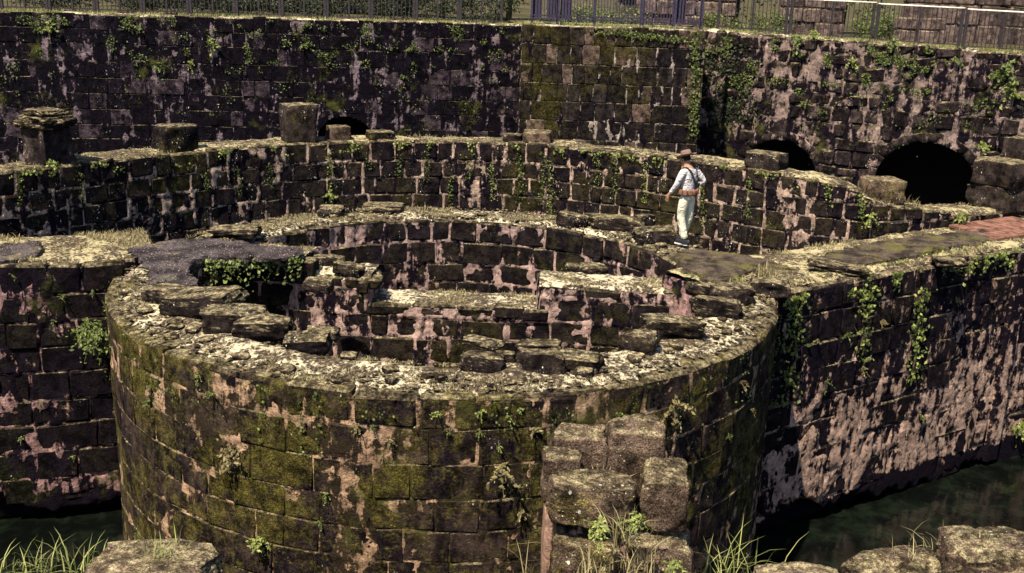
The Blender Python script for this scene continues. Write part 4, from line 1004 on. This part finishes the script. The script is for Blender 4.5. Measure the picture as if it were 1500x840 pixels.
for i, (x, y, z, h, n, lab) in enumerate(GT):
    p = gp(x, y, z-.03) if y < 700 or z < NZ+.05 else atY(x, y, Yp-.28 if 800 < x < 1000 else gp(x, y, z)[1])
    if x == 1345: p, _ = on_path(p_o, x, y, True); p[1] += .6; p[2] = .35
    for gx, (fx, fy, fw, fh) in ((250, (222, 862, 165, 40)), (1335, (1310, 862, 120, 36)), (1430, (1448, 872, 140, 68))):
        if x == gx:
            p = gp(fx, fy, NZ); kk = np.linalg.norm(p-CAM)/FPX; p = p+np.array([(gx-fx)*kk*.6, -.02, fh*kk*1.25*.80-.03])
    if x == 860: p = np.array([atY(806, 700, Yp)[0]+.40, Yp+.40, 1.40])
    V, F, Sh = blades([p+np.r_[rng.normal(0, h*.16, 2), 0] for q in range(5)], None, max(4, n//3), h, .95, .0045 if y > 700 else .008, 900+i, .9)
    tag(mesh_obj('grass_tuft', V, F, MT['green_grass' if i in (0, 1, 2, 3, 4, 15) else 'grass'], None, False, p, Sh), lab, 'grass')
# foliage on the pillar
for i, (x, y, r, lab) in enumerate(((880, 772, 30, 'round-leaved plant under the big front block of the ruined pillar'), (930, 762, 26, 'leafy plant beside the round-leaved plant on the ruined pillar'), (985, 830, 26, 'yellow-green leafy plant at the bare foot of the ruined pillar'))):
    P = atY(x, y, Yp-.30); fern('pillar_plant', P, (0, -1, .3), px_r(P, r), lab, None, 930+i, 'leaf_pale', 22, 'plant', 8, .24)
# short dry grass on the wall tops
def turf(name, pts, h, label, mat, seed, n=2):
    V, F, Sh = blades(pts, None, n, h, 1.1, .006, seed, .5); tag(mesh_obj(name, V, F, MT[mat], None, False, None, Sh), label, 'grass', kind='stuff')
def ring_pts(n, a0, a1, r0, r1, thr, seed, z=.02):
    rs = np.random.default_rng(seed); a = rs.uniform(a0, a1, n*3); r = rs.uniform(r0, r1, n*3); x = r*np.cos(np.radians(a)); y = r*np.sin(np.radians(a))
    k = fbm(x*1.8, y*1.8, 1, 3, seed) > thr; x, y = x[k][:n], y[k][:n]; return np.stack([x, y, z+rim_bump(x, y)], 1)
turf('dry_grass', np.concatenate([ring_pts(1900, 25, 165, 4.35, 5.35, .52, 1), ring_pts(1000, -180, 0, 4.4, 5.3, .58, 2)]), .06, 'short dry grass in patches on the round tower rim', 'grass', 1, 3)
def wall_pts(path, topf, n, w0, w1, thr, seed, srange=None):
    rs = np.random.default_rng(seed); s_ = rs.uniform(*(srange or (0, path.L)), n*3); w = rs.uniform(w0, w1, n*3); z = topf(s_) if callable(topf) else topf+0*s_
    P = path.at(s_, z, -w); k = fbm(P[:, 0]*1.6, P[:, 1]*1.6, 3, 3, seed) > thr; return P[k][:n]
turf('dry_grass', np.concatenate([wall_pts(p_l, .01, 1700, .15, 2.1, .52, 3, (4, p_l.L)), wall_pts(p_r, .01, 1700, .1, 2.0, .54, 4)]), .09, 'short dry grass on the tops of the two side walls', 'grass', 2, 3)
turf('dry_grass', np.concatenate([wall_pts(p_x, x_top, 1500, .15, .95, .50, 5)]), .07, 'short dry grass on the ledge of the cross wall', 'grass', 3, 3)
turf('dry_grass', np.concatenate([wall_pts(p_o, o_top, 1700, .05, 1.0, .54, 6)]), .07, 'mossy short grass on top of the ring wall', 'grass', 4, 3)
turf('dry_grass', np.concatenate([wall_pts(p_bl, zl, 1500, .0, .8, .45, 7, (13, p_bl.L)), wall_pts(p_b, 3.68, 700, .05, 1.2, .45, 8), wall_pts(p_br, zr, 1500, .0, .8, .45, 9, (0, 12))]), .12, 'grass fringe along the tops of the back walls', 'green_grass', 5, 3)
turf('dry_grass', wall_pts(p_n, NZ, 1500, .0, 1.8, .48, 10), .10, 'dry grass on the near wall', 'grass', 6, 3)

# ================================================================== PERSON
MT['skin'] = flat_mat('skin', (.30, .17, .11), .6, .15, 30)
MT['shirt'] = flat_mat('off_white_cotton_shirt', (.44, .42, .445), .85, .10, 14)
MT['trousers'] = flat_mat('cream_cotton_trousers', (.52, .50, .40), .85, .10, 14)
MT['hat'] = flat_mat('brown_felt', (.15, .10, .085), .9, .3, 40)
MT['leather'] = flat_mat('brown_leather', (.16, .085, .06), .6, .35, 40)
MT['black'] = flat_mat('black_strap', (.02, .02, .025), .6, .3, 30)
MT['hair'] = flat_mat('dark_hair', (.015, .012, .012), .6, .3, 60)
for k_ in ('shirt', 'trousers'):
    m_ = MT[k_]; nt_ = m_.node_tree; tc = nt_.nodes.new('ShaderNodeTexCoord'); nz_ = nt_.nodes.new('ShaderNodeTexNoise'); nz_.inputs['Scale'].default_value = 9; nz_.inputs['Distortion'].default_value = 1.5
    nt_.links.new(tc.outputs['Object'], nz_.inputs[0]); bp = nt_.nodes.new('ShaderNodeBump'); bp.inputs['Distance'].default_value = .05; nt_.links.new(nz_.outputs['Fac'], bp.inputs['Height']); nt_.links.new(bp.outputs[0], nt_.nodes['Principled BSDF'].inputs['Normal'])
pp = gp(1002, 357, .10)
PR = thing('person', 'man in wide-brimmed hat, white shirt and cream trousers walking on the broken rim', 'person', pp)
PR.rotation_euler = (0, 0, R(48))
def skin(name, verts, edges, rad, mat, parent, sub=2):
    me = bpy.data.meshes.new(name); me.from_pydata(verts, edges, []); me.materials.append(mat)
    o = bpy.data.objects.new(name, me); COL.objects.link(o); o.parent = parent
    md = o.modifiers.new('skin', 'SKIN'); md.use_smooth_shade = True
    for i, r in enumerate(rad):
        sv = me.skin_vertices[0].data[i]; sv.radius = r if isinstance(r, tuple) else (r, r); sv.use_root = (i == 0)
    sd = o.modifiers.new('sub', 'SUBSURF'); sd.levels = sd.render_levels = sub
    return o
# local frame: x to his right, y forward, z up
Lh, Rh = (-.09, .0, .92), (.09, .0, .92)
Lk, Rk = (-.10, .05, .50), (.09, -.01, .50)
La, Ra = (-.10, -.07, .09), (.09, .13, .09)
Lsh, Rsh = (-.185, .03, 1.40), (.185, .0, 1.40)
Le, Re = (-.245, .11, 1.14), (.33, -.14, 1.18)
Lw, Rw = (-.235, .27, .93), (.17, .09, 1.06)
neck, head = (0, .06, 1.50), (0, .13, 1.60)
# body: trunk, head, arms, legs and fingers in one surface
bv = [(0, 0, .95), (0, .01, 1.15), (0, .02, 1.36), neck, (0, .10, 1.56), (0, .125, 1.64), Lsh, Le, Lw, Rsh, Re, Rw, Lh, Lk, La, Rh, Rk, Ra]
be = [(0, 1), (1, 2), (2, 3), (3, 4), (4, 5), (2, 6), (6, 7), (7, 8), (2, 9), (9, 10), (10, 11), (0, 12), (12, 13), (13, 14), (0, 15), (15, 16), (16, 17)]
brd = [.10, .10, .11, .055, .082, .085, .05, .036, .026, .05, .036, .026, .07, .05, .035, .07, .05, .035]
for w_, k, sg in ((Lw, 8, -1), (Rw, 11, 1)):
    w_ = np.array(w_); d = np.array([0, .35, -.94]) if sg < 0 else np.array([-.85, .5, -.1]); sd_ = np.array([.0, .94, .35]) if sg < 0 else np.array([0, .2, .98])
    i = len(bv); bv.append(tuple(w_+d*.07)); be.append((k, i)); brd.append((.038, .024))
    for f, (off, ln) in enumerate(((-.03, .062), (-.01, .078), (.012, .074), (.03, .058))):
        a = w_+d*.09+sd_*off; b = a+d*ln*.55; c = b+d*ln*.35+np.array([-sg*.018, 0, .004]); j = len(bv)
        bv += [tuple(a), tuple(b), tuple(c)]; be += [(i, j), (j, j+1), (j+1, j+2)]; brd += [.010, .009, .008]
    a = w_+d*.03+sd_*.034; b = a+d*.03+sd_*.02; j = len(bv); bv += [tuple(a), tuple(b)]; be += [(k, j), (j, j+1)]; brd += [.012, .009]
skin('body', bv, be, brd, MT['skin'], PR)
hv, hf = boulder_mesh(.165, .205, .24, 3, 8, .15, .02)
def part(name, V, F, mat, parent=None, smooth=True):
    me = bpy.data.meshes.new(name); me.from_pydata(np.asarray(V, float).tolist(), [], F); me.materials.append(mat)
    if smooth: me.polygons.foreach_set('use_smooth', np.ones(len(me.polygons), bool))
    o = bpy.data.objects.new(name, me); COL.objects.link(o); o.parent = parent or PR; return o
def lathe(prof, c, n=24, rx=1., ry=1., tilt=None):
    V = [];
    for r, z in prof:
        for k in range(n): a = 2*math.pi*k/n; V.append((r*rx*math.cos(a), r*ry*math.sin(a), z))
    m = len(prof); F = [(i*n+k, i*n+(k+1) % n, (i+1)*n+(k+1) % n, (i+1)*n+k) for i in range(m-1) for k in range(n)]
    V = np.array(V)
    if tilt is not None: V = V@np.array(tilt).T
    return V+np.array(c), F
tl = Matrix.Rotation(R(-20), 3, 'X')
V, F = lathe([(.0, -.13), (.045, -.125), (.07, -.09), (.083, -.03), (.088, .03), (.08, .08), (.05, .115), (0, .122)], (0, .125, 1.60), 20, .92, 1.12, tl); hd = part('head', V, F, MT['skin'])
V = np.array([(-.012, 0, 0), (.012, 0, 0), (0, .0, .045), (0, .028, -.004)])@np.array(tl).T+np.array([0, .212, 1.555]); part('nose', V, [(0, 1, 3), (0, 3, 2), (1, 2, 3), (0, 2, 1)], MT['skin'], hd)
for sx in (-1, 1):
    V, F = lathe([(0, -.03), (.014, -.02), (.018, .005), (.012, .028), (0, .032)], (sx*.084, .115, 1.60), 8, .5, 1.0, tl); part('ear', V, F, MT['skin'], hd)
    V, F = lathe([(0, -.008), (.010, 0), (0, .008)], (sx*.032, .205, 1.585), 8, 1.2, .6, tl); part('eye', V, F, MT['hair'], hd)
V, F = lathe([(.0, -.005), (.022, 0), (0, .005)], (0, .192, 1.505), 8, 1., .5, tl); part('mouth', V, F, MT['leather'], hd)
V, F = lathe([(.088, -.03), (.094, .03), (.086, .085), (0, .125)], (0, .108, 1.605), 20, .93, 1.08, tl); part('hair', V, F, MT['hair'], hd)
# hat: dented crown, band, brim that dips front and back
V, F = lathe([(.185, .012), (.17, -.006), (.13, -.006), (.10, .0), (.097, .03), (.092, .075), (.080, .112), (.045, .118), (0, .100)], (0, .10, 1.665), 28, .95, 1.12, tl)
V = np.array(V); rr = np.hypot(V[:, 0], V[:, 1]-.10); V[:, 2] += np.where(rr > .12, .035*np.abs(V[:, 0])/.17-.012, 0); ht = part('hat', V, F, MT['hat'])
V, F = lathe([(.1015, .002), (.100, .032)], (0, .10, 1.665), 28, .95, 1.12, tl); part('hat_band', V, F, MT['black'], ht)
# shirt
sv_ = [(0, -.0, .90), (0, 0, 1.02), (0, .01, 1.16), (0, .015, 1.32), (0, .035, 1.43), (0, .05, 1.475), (-.12, .025, 1.40), Lsh, tuple((np.array(Lsh)+np.array(Le))/2), Le, tuple(np.array(Le)*.15+np.array(Lw)*.85), (.12, .01, 1.40), Rsh, tuple((np.array(Rsh)+np.array(Re))/2), Re, tuple(np.array(Re)*.15+np.array(Rw)*.85)]
se = [(0, 1), (1, 2), (2, 3), (3, 4), (4, 5), (3, 6), (6, 7), (7, 8), (8, 9), (9, 10), (3, 11), (11, 12), (12, 13), (13, 14), (14, 15)]
sr_ = [(.175, .125), (.165, .115), (.165, .118), (.17, .125), (.10, .085), .068, .085, .074, .066, .055, .040, .085, .074, .066, .055, .040]
skin('shirt', sv_, se, sr_, MT['shirt'], PR)
tv = [(0, 0, .97), (0, 0, .90), Lh, (-.10, .035, .70), Lk, (-.102, -.02, .28), (-.10, -.07, .10), Rh, (.09, .01, .70), Rk, (.09, .065, .28), (.09, .13, .10)]
te = [(0, 1), (1, 2), (2, 3), (3, 4), (4, 5), (5, 6), (1, 7), (7, 8), (8, 9), (9, 10), (10, 11)]
skin('trousers', tv, te, [(.165, .115), (.165, .12), .105, .098, .083, .075, .070, .105, .098, .083, .075, .070], MT['trousers'], PR)
for (x, y, z), yw in ((La, -.1), (Ra, .1)):
    V, F = boulder_mesh(.10, .29, .11, 5, 8, .45, .02); V[:, 2] *= np.where(V[:, 1] > .02, .75, 1); V[:, 2] -= V[:, 2].min(); sh = part('shoe', V+np.array([x, y+.055, -.005]), F, MT['black'])
    V, F = boulder_mesh(.105, .295, .03, 6, 6, .5, .01); part('sole', V+np.array([x, y+.055, .012]), F, MT['shirt'], sh)
# belt with pouches, crossed straps over shirt
V, F = lathe([(.178, -.03), (.184, -.026), (.184, .026), (.178, .03)], (0, 0, 1.03), 28, 1., .74); bt = part('belt', V, F, MT['leather'])
for a in (200, 235, 262, 290, 325, 165):
    x, y = .195*math.cos(R(a)), .15*math.sin(R(a)); V, F = boulder_mesh(.085, .05, .105, a, 5, .8, .03); m = np.array(Matrix.Rotation(R(a+90), 3, 'Z')); part('pouch', V@m.T+np.array([x, y, 1.01]), F, MT['leather'], bt)
def strap(pts):
    V, F = [], []
    for i, p in enumerate(pts):
        p = np.array(p); q = np.array(pts[min(i+1, len(pts)-1)])-np.array(pts[max(i-1, 0)]); nrm_ = np.array([p[0]*.6, p[1], 0]); nrm_ /= np.linalg.norm(nrm_)+1e-6; sd_ = np.cross(q/np.linalg.norm(q), nrm_)
        V += [p-sd_*.016, p+sd_*.016, p+sd_*.016+nrm_*.008, p-sd_*.016+nrm_*.008]
    for i in range(len(pts)-1):
        for k in range(4): F.append((i*4+k, i*4+(k+1) % 4, i*4+4+(k+1) % 4, i*4+4+k))
    return part('strap', V, F, MT['black'])
strap([(-.125, .08, 1.455), (-.115, .0, 1.475), (-.10, -.085, 1.42), (-.06, -.130, 1.30), (.0, -.138, 1.18), (.06, -.132, 1.07)])
strap([(.125, .07, 1.455), (.115, .0, 1.475), (.10, -.085, 1.42), (.08, -.130, 1.30), (.06, -.135, 1.18), (.06, -.132, 1.07)])
V, F = boulder_mesh(.09, .10, .07, 4, 6, .8, .03); part('camera_case', V+np.array([.21, -.04, 1.13]), F, MT['black'])
